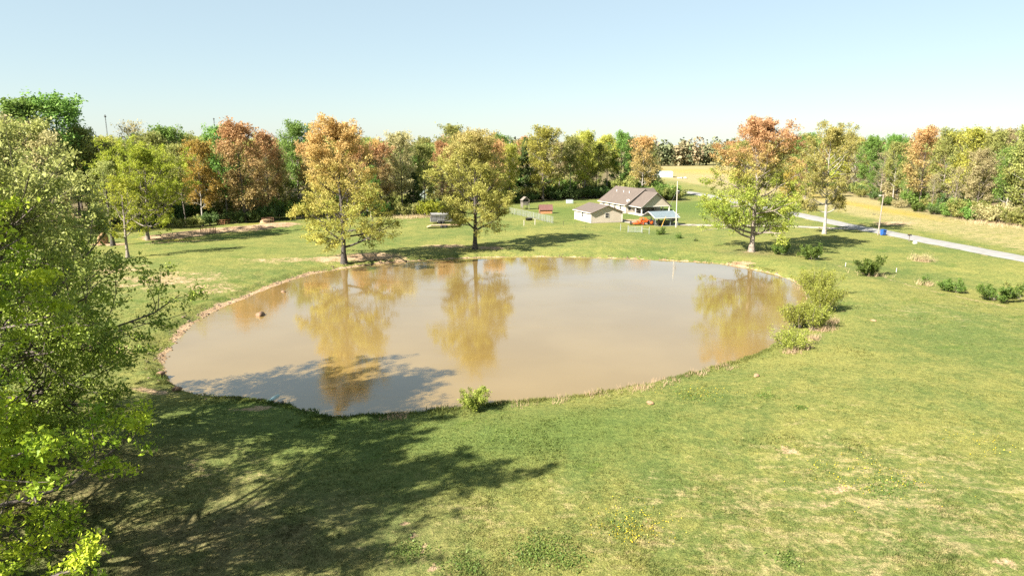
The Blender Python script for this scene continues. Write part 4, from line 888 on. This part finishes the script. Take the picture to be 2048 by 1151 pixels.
MB().path([(L_, .3, .5), (L_ + 1.2, W_ / 2, .5), (L_, W_ - .3, .5)], .06).tube((L_ + 1.1, W_ / 2, 0), (L_ + 1.1, W_ / 2, .7), .04).build('drawbar', DKSTEEL, st)

fx_, fy_ = G(858, 456)
ft = thing('flatbed_trailer', (fx_, fy_, gz(fx_, fy_) - .02), radians(10), 'low flatbed trailer with tan plank deck and white wheels', 'trailer')
PLANK = pmat('tan_planks', (.50, .32, .18), .8, var=.2, scale=2)
for i in range(9): MB().box((3.6, .11 + i * .225, .60), (6.0, .21, .05)).build('deck_plank', PLANK, ft)
MB().box((3.6, -.03, .55), (6.2, .06, .16)).box((3.6, 2.06, .55), (6.2, .06, .16)).box((3.6, 1, .48), (6.0, .1, .1)).build('frame', DKSTEEL, ft)
MB().box((.1, 1.0, .42), (1.1, 1.95, .05), ry=radians(-22)).build('beaver_tail', PLANK, ft)
for x in (2.9, 3.75): wheel(ft, (x, -.16, .34), .34, .2, 'wheel', WHITE); wheel(ft, (x, 2.19, .34), .34, .2, 'wheel', WHITE)
MB().path([(2.4, -.17, .5), (2.55, -.17, .74), (4.1, -.17, .74), (4.25, -.17, .5)], .04).build('fender', DKSTEEL, ft)
MB().path([(6.6, .2, .5), (8.0, 1.0, .5), (6.6, 1.85, .5)], .05).tube((7.8, 1.0, 0), (7.8, 1.0, .65), .04).build('drawbar', DKSTEEL, ft)

# play tower, kennel, utility box
px_, py_ = G(1050, 418)
pt = thing('play_tower', (px_, py_, gz(px_, py_) - .05), radians(18), 'weathered wooden play tower with gabled roof at the back of the lawn', 'play tower')
for x in (-.95, .95):
    for y in (-.85, .85): MB().box((x, y, 1.45), (.12, .12, 2.9)).build('post', WEATH, pt)
MB().box((0, 0, 1.45), (2.1, 1.9, .1)).build('platform', WEATH, pt)
for i in range(7): MB().box((-.98, -.75 + i * .25, 1.55), (.05, .2, 1.9 if i in (0, 2, 5) else 1.2)).build('side_board', WEATH, pt)
for i in range(5): MB().box((-.7 + i * .3, -.90, 1.85), (.16, .04, .75)).build('rail_board', WEATH, pt)
MB().box((0, -.92, 2.26), (1.9, .05, .1)).box((0, .92, 2.26), (1.9, .05, .1)).build('rail', WEATH, pt)
MB().prism([(-.9, 2.9), (.9, 2.9), (0, 3.6)], -.80, -.74, 'y').build('gable', WEATH, pt)
MB().slab([(-1.2, -1.05, 2.72), (0, -1.05, 3.72), (0, 1.05, 3.72), (-1.2, 1.05, 2.72)], .07).build('roof', WEATH, pt); MB().slab([(.004, -1.05, 3.72), (1.2, -1.05, 2.72), (1.2, 1.05, 2.72), (.004, 1.05, 3.72)], .07).build('roof', WEATH, pt)
MB().box((.3, -.1, .45), (.9, .5, .08)).box((.3, -.1, .2), (.1, .4, .4)).build('bench', DKSTEEL, pt)
kx, ky = G(1080, 428)
kn = thing('kennel', (kx, ky, gz(kx, ky) - .03), radians(6), 'small orange brown kennel with maroon metal roof on the lawn', 'kennel')
MB().prism([(0, 0), (2.0, 0), (2.0, 1.15), (1.0, 2.25), (0, 1.15)], 0, 3.3, 'x').build('wall', TERRA, kn)
MB().slab([(-.2, -.25, .98), (3.5, -.25, .98), (3.5, 1.0, 2.36), (-.2, 1.0, 2.36)], .07).build('roof', REDROOF, kn); MB().slab([(-.2, 1.004, 2.36), (3.5, 1.004, 2.36), (3.5, 2.25, .98), (-.2, 2.25, .98)], .07).build('roof', REDROOF, kn)
MB().box((-.02, .75, .42), (.06, .55, .62)).build('doorway', BLACK, kn)
for x in (0, 3.3): MB().box((x, -.01, .55), (.1, .06, 1.1)).build('corner_board', FASCIA, kn)
ux, uy = G(1134, 407)
ub = thing('utility_box', (ux, uy, gz(ux, uy) - .03), radians(8), 'pale green grey utility box on the lawn under the woods', 'box')
MB().prism([(0, 0), (1.5, 0), (1.5, 1.2), (.35, 1.2), (0, .95)], 0, 2.0, 'x').build('cabinet', pmat('pale_green_steel', (.36, .45, .42), .5), ub)
MB().box((1.0, -.01, .5), (1.7, .04, .8)).build('door', pmat('pale_green_door', (.42, .50, .47), .5), ub); MB().box((1.0, .75, 1.22), (2.06, 1.2, .05)).build('lid', GALV, ub)

# corral panels, gate, posts, trough
def panel(a, b, label, group):
    a, b = np.array(a), np.array(b); L = np.linalg.norm(b - a); r = math.atan2(*(b - a)[::-1])
    t = thing('corral_panel', (a[0], a[1], gz(*a) - .02), r, label, 'fence panel', group); dz = (gz(*b) - gz(*a)) / L
    for z in (.25, .52, .79, 1.06, 1.33, 1.6): MB().tube((0, 0, z), (L - .06, 0, z + dz * L), .024, n=6).build('rail', GALV, t)
    for x in (0.01, L / 3, 2 * L / 3, L - .07): MB().tube((x, 0, 0), (x, 0, 1.66 + dz * x), .038, n=6).build('upright', GALV, t)
C1 = [np.array(p) for p in ((-.6, 184.0), (4.3, 172.6), (9.6, 159.8))]
for A_, B_, n_, lb in ((C1[0], C1[1], 4, 'silver tube corral panel in the run behind the water trough'), (C1[1], C1[2], 5, 'silver tube corral panel in the run right of the water trough')):
    for i in range(n_): panel(A_ + (B_ - A_) * i / n_, A_ + (B_ - A_) * (i + 1) / n_ , lb, lb.replace('panel', 'panels'))
gA, gB = G(1256, 466), G(1284, 467)
gt = thing('field_gate', (gA[0], gA[1], gz(*gA) - .02), math.atan2(*(gB - gA)[::-1]), 'silver tube field gate standing alone in front of the garage', 'gate'); gl = np.linalg.norm(gB - gA)
for z in (.25, .48, .72, .98, 1.28): MB().tube((.12, 0, z), (gl - .12, 0, z), .022, n=6).build('rail', GALV, gt)
for x in (.12, gl / 2, gl - .12): MB().tube((x, 0, .22), (x, 0, 1.31), .03, n=6).build('upright', GALV, gt)
for x in (0, gl): MB().tube((x, 0, 0), (x, 0, 1.5), .07, n=8).build('gate_post', GALV, gt)
def post(px, py, h, r, mat, label, name='fence_post', wire=None):
    x, y = G(px, py); o = thing(name, (x, y, gz(x, y) - .03), 0, label, 'post')
    MB().tube((0, 0, 0), (.02, 0, h), r, r * .92, n=8).build('shaft', mat, o); MB().lathe((.02, 0, h), [(r * .95, 0), (r * .7, .03), (.005, .05)], 8).build('cap', mat, o); return o
post(1241, 462, 1.4, .06, GALV, 'pale steel post just left of the field gate'); 
p2 = post(1298, 469, 1.4, .06, GALV, 'pale steel post right of the field gate joined to it by a rail'); 
qa = G(1298, 469); MB().tube((0, 0, .95), (gB[0] - qa[0] + .1, gB[1] - qa[1], .95), .025, n=6).build('rail', GALV, p2)
post(1048, 452, 1.3, .08, POLEG, 'pale wooden post in front of the trough, left one of two'); post(1070, 450, 1.4, .09, POLEG, 'pale wooden post in front of the corral bend, right one of two')
post(1127, 452, 1.1, .035, DKSTEEL, 'thin dark steel post between corral and garage'); post(1150, 455, .9, .035, DKSTEEL, 'short dark post left of the garage corner')
post(1171, 458, .8, .03, DKSTEEL, 'short thin stake in front of the garage'); post(1638, 511, .9, .05, WHITE, 'short white stake beside the oak shadow', 'marker_stake')
post(1691, 531, .6, .04, WHITE, 'small white stake on the old fence line left of the glossy shrub', 'marker_stake'); post(1793, 538, .6, .04, WHITE, 'small white stake right of the glossy shrub', 'marker_stake')
o = thing('water_trough', at(1058, 441), 0, 'black rubber water trough at the corral bend', 'trough')
MB().lathe((0, 0, 0), [(.75, 0), (.9, .6), (.93, .62), (.86, .62), (.82, .5), (.78, .5)], 20).build('tub', pmat('trough_black', (.03, .03, .032), .5), o, True); MB().lathe((0, 0, .5), [(.79, 0), (.79, .01)], 20).build('water', GLASS, o)

# poles
def pole(px, py, h, r, mat, label, lean=(0, 0)):
    x, y = G(px, py); o = thing('utility_pole', (x, y, gz(x, y) - .05), 0, label, 'pole')
    MB().tube((0, 0, 0), (lean[0], lean[1], h), r, r * .68, n=12).build('shaft', mat, o); return o
po = pole(1352, 453, 10.2, .13, POLEG, 'pale utility pole with a small transformer at the carport corner', (-.15, 0))
MB().lathe((.28, -.1, 7.55), [(.14, 0), (.17, .05), (.17, .55), (.14, .6)], 12).build('transformer', DKSTEEL, po); MB().box((.12, -.05, 8.25), (.4, .08, .08)).lathe((-.15, 0, 10.15), [(.05, 0), (.07, .1), (.03, .2)], 8).build('insulator', WHITE, po)
gx = G(1322, 453) - G(1352, 453); mk = 3.1
MB().tube((gx[0], gx[1], 0), (-.12, 0, 8.6), .012, n=5).build('guy_wire', GALV, po)
MB().tube((gx[0], gx[1], .05), (gx[0] * .71, gx[1] * .71, 2.5), .05, n=8).build('guy_marker', pmat('yellow_plastic', (.70, .38, .02), .5), po)
po = pole(1756, 469, 8.3, .15, POLEW, 'leaning weathered roadside pole with a lamp head above the blue bin', (.35, .2))
MB().path([(.35, .2, 8.0), (-.25, .1, 8.15)], .03).box((-.42, .08, 8.1), (.4, .2, .12)).build('lamp_head', WHITE, po); MB().tube((.0, .0, 4.2), (-.9, .6, 4.25), .03, n=6).box((-.95, .62, 4.2), (.5, .12, .14)).build('bracket', DKSTEEL, po)

# roadside bin, mailbox, pale block
x, y = G(1763, 470)
wb = thing('wheelie_bin', (x + .3, y, gz(x, y)), radians(200), 'blue wheeled rubbish bin at the roadside pole', 'bin'); BLUE = pmat('blue_plastic', (.02, .10, .36), .45)
MB().box((0, 0, .58), (.72, .68, 1.0), taper=1.22).build('tub', BLUE, wb); MB().box((0, .02, 1.13), (.98, .98, .09)).box((0, -.1, 1.2), (.7, .6, .06)).build('lid', BLUE, wb)
MB().tube((-.35, .46, 1.0), (.35, .46, 1.0), .03).build('handle', BLUE, wb)
for s_ in (-1, 1): wheel(wb, (s_ * .36, .34, .14), .14, .09, 'wheel', BLACK, 'x', 12)
MB().box((0, -.42, .75), (.3, .02, .3)).build('sticker', WHITE, wb)
x, y = G(1818, 482)
mb = thing('mailbox', (x, y, gz(x, y) - .02), radians(80), 'dark mailbox on a post beside the road', 'mailbox')
MB().box((0, 0, .55), (.11, .11, 1.1)).build('post', WEATH, mb)
MB().prism([(.14 * cos(a), 1.28 + .13 * sin(a)) for a in np.linspace(0, pi, 9)] + [(-.14, 1.12), (.14, 1.12)], -.32, .32, 'y').build('box', DKSTEEL, mb); MB().box((.16, .1, 1.38), (.02, .05, .22)).build('flag', ORANGE, mb)
x, y = G(1830, 486); o = thing('meter_box', (x, y, gz(x, y) - .02), .3, 'small white box in the grass next to the mailbox', 'box')
MB().box((0, 0, .2), (.55, .5, .42), taper=.9).build('case', WHITE, o); MB().box((0, 0, .43), (.56, .51, .05)).build('lid', WHITE, o)

# feeders and hay at the earth mound
RUST = pmat('rusty_steel', (.16, .075, .04), .9, var=.4, scale=4)
HAY = pmat('old_hay', (.40, .27, .14), .95, var=.35, scale=3, bump=.05)
def ring(px, py, r, h, label, mat=RUST):
    x, y = G(px, py); o = thing('hay_ring', (x, y, gz(x, y) - .03), 0, label, 'hay feeder')
    for z in (.12, h * .5, h):
        m = MB()
        for i in range(16): a, b = 2 * pi * i / 16, 2 * pi * (i + 1) / 16; m.tube((r * cos(a), r * sin(a), z), (r * cos(b), r * sin(b), z), .045, n=5)
        m.build('hoop', mat, o)
    for i in range(12): a = 2 * pi * i / 12; MB().tube((r * cos(a), r * sin(a), 0), (r * cos(a + .12), r * sin(a + .12), h), .04, n=5).build('upright', mat, o)
    return o
ring(417, 469, 1.45, 1.25, 'rusty empty hay ring feeder in front of the earth mound'); ring(447, 446, 1.45, 1.0, 'orange rusted hay ring lying in the grass behind the mound', TERRA)
ring(536, 446, 1.35, 1.15, 'rusty hay ring around a brown hay bale')
def lump(name, px, py, rx, ry, rz, seed, mat, label, cat, lift=0.0, sub=3, amp=.22):
    import bmesh
    bm = bmesh.new(); bmesh.ops.create_icosphere(bm, subdivisions=sub, radius=1); rg = np.random.default_rng(seed); ph = rg.uniform(0, 6, (4, 3)); fq = rg.uniform(1, 3.4, (4, 3))
    for v in bm.verts:
        p = np.array(v.co); k = 1 + amp * sum(sin(float(fq[i] @ p) * 1.4 + ph[i, 0]) for i in range(4)) / 2.2
        v.co = Vector((p[0] * rx * k, p[1] * ry * k, p[2] * rz * k))
    me = bpy.data.meshes.new(name); bm.to_mesh(me); bm.free(); me.materials.append(mat)
    if sub > 2: me.polygons.foreach_set('use_smooth', [True] * len(me.polygons))
    o = bpy.data.objects.new(name, me); COL.objects.link(o); x, y = G(px, py); o.location = (x, y, gz(x, y) + lift); o.rotation_euler = (0, 0, seed)
    return tag(o, label, cat)
lump('hay_bale', 533, 446, 1.9, 1.1, .8, 1, HAY, 'spread brown hay bale inside the rusty ring', 'hay', .1)
lump('hay_heap', 206, 487, 1.1, 1.0, 1.7, 2, pmat('orange_hay', (.42, .26, .13), .95, var=.3, scale=3, bump=.05), 'tall orange brown hay heap behind the thick dark trunk', 'hay', .2)

# stones, pipes
STONE = pmat('tan_sandstone', (.34, .205, .11), .9, var=.25, scale=4, bump=.02); STONEB = pmat('brown_stone', (.22, .13, .075), .9, var=.3, scale=4, bump=.02)
o = lump('stone', 520, 616, .55, .42, .34, 5, STONEB, 'brown boulder standing out of the pond water', 'stone'); o.location.z = WL + .08
lump('stone', 1300, 808, .27, .21, .17, 6, STONE, 'smooth tan stone lying on the lawn by the near bank', 'stone', .05); lump('stone', 1513, 752, .27, .2, .16, 7, STONE, 'tan stone on the lawn between the near bank and the willow clump', 'stone', .05)
lump('stone', 1602, 676, .32, .24, .2, 8, STONE, 'tan stone at the foot of the low willow', 'stone', .05); lump('stone', 1747, 640, .3, .2, .14, 12, STONE, 'pale flat stone on the slope right of the willow clump', 'stone', .04)
lump('stone', 566, 571, .3, .2, .16, 9, STONEB, 'small dark stone in the shallows off the left bank', 'stone', .35).location.z = WL + .03
lump('stone', 352, 771, .34, .25, .16, 10, STONEB, 'dark brown rock at the left end of the near shore', 'stone', .1); lump('stone', 320, 737, .36, .28, .18, 11, STONEB, 'grey brown rock under the drooping branches on the left shore', 'stone', .1)
PIPE = pmat('pale_blue_pipe', (.42, .60, .62), .35, var=.08)
a = G(524, 795); b = G(559, 785, -.4)
pp = thing('culvert_pipe', (a[0], a[1], -.55), math.atan2(b[1] - a[1], b[0] - a[0]), 'pale blue plastic pipe sticking out over the pond', 'pipe')
MB().lathe((0, 0, 0), [(.10, -.8), (.13, -.8), (.13, 2.0), (.10, 2.0)], 16, 'x').build('barrel', PIPE, pp, True); MB().lathe((0, 0, 0), [(.001, 1.9), (.1, 1.9), (.1, 1.901)], 16, 'x').build('mouth', BLACK, pp)
pp = thing('culvert_pipe', (a[0] + .75, a[1] - .4, -.72), math.atan2(b[1] - a[1], b[0] - a[0]), 'dark plastic pipe just under the pale blue one', 'pipe')
MB().lathe((0, 0, 0), [(.08, -.9), (.11, -.9), (.11, 1.5), (.08, 1.5)], 16, 'x').build('barrel', DKSTEEL, pp, True); MB().lathe((0, 0, 0), [(.001, 1.4), (.08, 1.4), (.08, 1.401)], 16, 'x').build('mouth', BLACK, pp)

# radio masts on the horizon
for px, pt_, hgt, lb in ((217, 232, 1, 'thin lattice radio mast with a head platform above the left woods'), (432, 240, 0, 'thin radio mast behind the fresh green tree above the woods')):
    y = 620.0; x = (px - 1024) / FPX * (y * cos(PITCH) + 0 * sin(PITCH)); H = CAM_H + (HORIZON - pt_) * y / FPX
    o = thing('radio_mast', (x, y, 0), 0, lb, 'mast')
    m = MB()
    for k in range(3): a = 2 * pi * k / 3; m.tube((.55 * cos(a), .55 * sin(a), 0), (.25 * cos(a), .25 * sin(a), H), .13, n=4)
    for z in np.arange(2, H - 1, 2.2):
        for k in range(3): a, b = 2 * pi * k / 3, 2 * pi * (k + 1) / 3; m.tube((.5 * cos(a), .5 * sin(a), z), (.45 * cos(b), .45 * sin(b), z + 2.2), .06, n=4)
    m.build('lattice', GALV, o)
    MB().lathe((0, 0, H - 2.2 if hgt else H - .5), [(.9, 0), (.9, 1.0 if hgt else .6), (.3, 1.1 if hgt else .8)] if hgt else [(.7, 0), (.7, .6), (.2, .8)], 10).build('antenna', DKSTEEL, o)

# ------------------------------------------------------------------ ground cover (nobody could count it)
def blades(name, X, Y, h, w, mat, label, per=3, spread=.06, lean=.5, cat='grass', seed=1, extra=None):
    rng = np.random.default_rng(seed); n = len(X); Z = heightf(X, Y)
    M = masks(X, Y, poly_sd(X, Y, POND)); V = []
    bx = np.repeat(X, per) + rng.normal(0, spread, n * per); by = np.repeat(Y, per) + rng.normal(0, spread, n * per); bz = np.repeat(Z, per) - .02
    hh = np.repeat(h, per) * rng.uniform(.6, 1.3, n * per); ww = np.repeat(w, per) * rng.uniform(.7, 1.3, n * per)
    a = rng.uniform(0, 2 * pi, n * per); dx, dy = np.cos(a) * ww, np.sin(a) * ww; lx, ly = rng.normal(0, lean, n * per) * hh, rng.normal(0, lean, n * per) * hh
    V = np.stack([np.stack([bx - dx, by - dy, bz], 1), np.stack([bx + dx, by + dy, bz], 1), np.stack([bx + lx, by + ly, bz + hh], 1)], 1).reshape(-1, 3)
    F = np.arange(n * per * 3).reshape(-1, 3)
    return tag(np_mesh(name, V, F, mat, attrs={k: np.repeat(v, per * 3) for k, v in M.items()}), label, cat, kind='stuff')
rg = np.random.default_rng(21)
N = 120000
yy = 1 / rg.uniform(1 / 85, 1 / 24.5, N); xx = rg.uniform(-.80, .80, N) * (yy * .98 + 2)
sd_ = poly_sd(xx, yy, POND); mk_ = masks(xx, yy, sd_)
dens = vnoise(xx, yy, .5, 5) * .6 + vnoise(xx, yy, 1.7, 6) * .4
ok = (sd_ > .25) & (rg.random(N) > mk_['dirt'] * 1.25) & (dens > .25)
xx, yy, sd_, dens = xx[ok], yy[ok], sd_[ok], dens[ok]
hgt = (.03 + .085 * np.clip(dens - .2, 0, 1)) * (1 + 1.3 * np.exp(-(sd_ / 1.6) ** 2)) * (1 + .8 * sstep(vnoise(xx, yy, .25, 8), .72, .85))
blades('lawn_grass', xx, yy, hgt, .012 + .0006 * yy, BLADES, 'short uneven lawn grass around the pond', 3, .07, .55, seed=2)
# taller fringe on the near lip
t_ = rg.integers(0, len(POND), 9000); q = POND[t_] + (np.roll(POND, -1, 0)[t_] - POND[t_]) * rg.random((9000, 1)); dirv = nrm(q - PC); q = q + dirv * rg.uniform(.15, 1.1, (9000, 1))
bb_ = bare_bank(q[:, 0], q[:, 1]); k_ = (rg.random(9000) > bb_ * .75) & (vnoise(q[:, 0], q[:, 1], .5, 11) > .35)
q = q[k_]; blades('bank_grass', q[:, 0], q[:, 1], np.full(len(q), .14) * (.5 + vnoise(q[:, 0], q[:, 1], .4, 12)), np.full(len(q), .025), BLADES, 'taller green grass fringing the pond bank', 4, .1, .5, seed=3)
STRAW = leaf_mat('straw', (.34, .25, .15), (.50, .38, .25), trans=.2)
def straw(name, pts, h, label, seed):
    rng = np.random.default_rng(seed); P = np.concatenate([np.array(G(px, py)) + rng.normal(0, s_, (n_, 2)) for px, py, s_, n_ in pts])
    o = blades(name, P[:, 0], P[:, 1], np.full(len(P), h), np.full(len(P), .018), STRAW, label, 5, .12, .35, 'dry grass', seed)
straw('dry_reeds', [(1660, 640, .5, 60), (1645, 655, .5, 60), (1625, 672, .5, 50), (1610, 690, .4, 25), (1585, 700, .4, 25), (1560, 560, 1.2, 70), (1535, 548, 1.0, 50)], .6, 'dead straw coloured grass at the foot of the willow clump', 5)
straw('dry_reeds', [(780, 828, .3, 14), (800, 826, .3, 14), (1195, 777, .5, 22), (1265, 766, .5, 20), (1290, 764, .5, 20), (1330, 753, .6, 22), (1400, 735, .6, 22), (1450, 722, .5, 22), (1040, 797, .5, 12), (1120, 789, .5, 14)], .38, 'sparse dead stalks along the near shore', 6)
straw('dry_reeds', [(845, 433, 1.5, 120), (825, 434, 2, 120), (800, 434, 2, 100), (1845, 517, .8, 80), (1850, 562, .6, 40), (1740, 548, 1.2, 40), (1960, 446, 3, 150), (2010, 452, 3, 150), (1400, 345, 6, 150), (1425, 353, 6, 150)], .8, 'pale dead weeds at the wood edges and old fence line', 7)
def weeds():
    rng = np.random.default_rng(31); C = []
    for px, py, r, n in ((1095, 1105, .9, 1400), (1060, 1120, .6, 700), (1140, 1130, .5, 500), (930, 1140, .8, 900), (1530, 795, .6, 500), (1600, 820, .3, 260), (1575, 1125, .4, 300), (1245, 1060, .7, 500), (1390, 790, 1.2, 900), (1760, 985, .8, 500), (820, 1110, .7, 600), (640, 790, .5, 200), (1020, 870, 1.0, 500), (1800, 970, .5, 250)):
        p = np.array(G(px, py)) + rng.normal(0, r * .8, (n, 2)); C.append(np.column_stack([p, heightf(p[:, 0], p[:, 1]) + rng.uniform(.0, .09, n)]))
    C = np.concatenate(C); V, F = leaf_cards(rng, C, .075, .7, 1.2)
    return tag(np_mesh('weed_patches', V, F, LEAF['weed'], attrs={'v': np.repeat(rng.random(len(C)), 4)}), 'low broadleaf weeds scattered in the near lawn', 'weeds', kind='stuff')
weeds()
def flowers():
    rng = np.random.default_rng(33); C = []
    for px, py, r, n in ((1700, 950, 3.0, 330), (1270, 1050, 1.6, 260), (1400, 785, 2.2, 240), (1960, 890, 2, 120), (1800, 960, 2, 130), (1250, 1075, .8, 120)):
        p = np.array(G(px, py)) + rng.normal(0, r * .6, (n, 2)); C.append(np.column_stack([p, heightf(p[:, 0], p[:, 1]) + rng.uniform(.06, .12, n)]))
    C = np.concatenate(C); V, F = leaf_cards(rng, C, .045, .9, 3)
    return tag(np_mesh('buttercups', V, F, pmat('buttercup_petals', (.62, .47, .01), .5), attrs={'v': np.repeat(rng.random(len(C)), 4)}), 'tiny yellow buttercups dotted over the near lawn', 'flowers', kind='stuff')
flowers()
def rubble():
    import bmesh
    rng = np.random.default_rng(41); V, F, off = [], [], 0
    bm = bmesh.new(); bmesh.ops.create_icosphere(bm, subdivisions=1, radius=1); bv = np.array([v.co[:] for v in bm.verts]); bf = np.array([[v.index for v in f.verts] for f in bm.faces]); bm.free()
    for i in range(1500):
        t = rng.integers(0, len(POND)); q = POND[t] + (POND[(t + 1) % len(POND)] - POND[t]) * rng.random(); d = nrm(q - PC); b = float(bare_bank(q[0:1], q[1:2])[0])
        if rng.random() > b * (1 if q[0] < -15 else .55) + .04: continue
        q = q + d * rng.uniform(-.15, 1.5 if q[0] < -18 else .7); s = rng.uniform(.03, .12) * (1.6 if rng.random() < .12 else 1)
        v = bv * (1 + rng.normal(0, .18, bv.shape)) * s * np.array([1.2, 1.0, .65]) + np.array([q[0], q[1], gz(*q) + s * .2]); V.append(v); F.append(bf + off); off += len(bv)
    return tag(np_mesh('bank_clods', np.concatenate(V), np.concatenate(F), pmat('wet_clods', (.17, .12, .08), .95, var=.45, scale=1.5)), 'crumbled earth clods and stones along the eroded pond bank', 'clods', kind='stuff')
rubble()
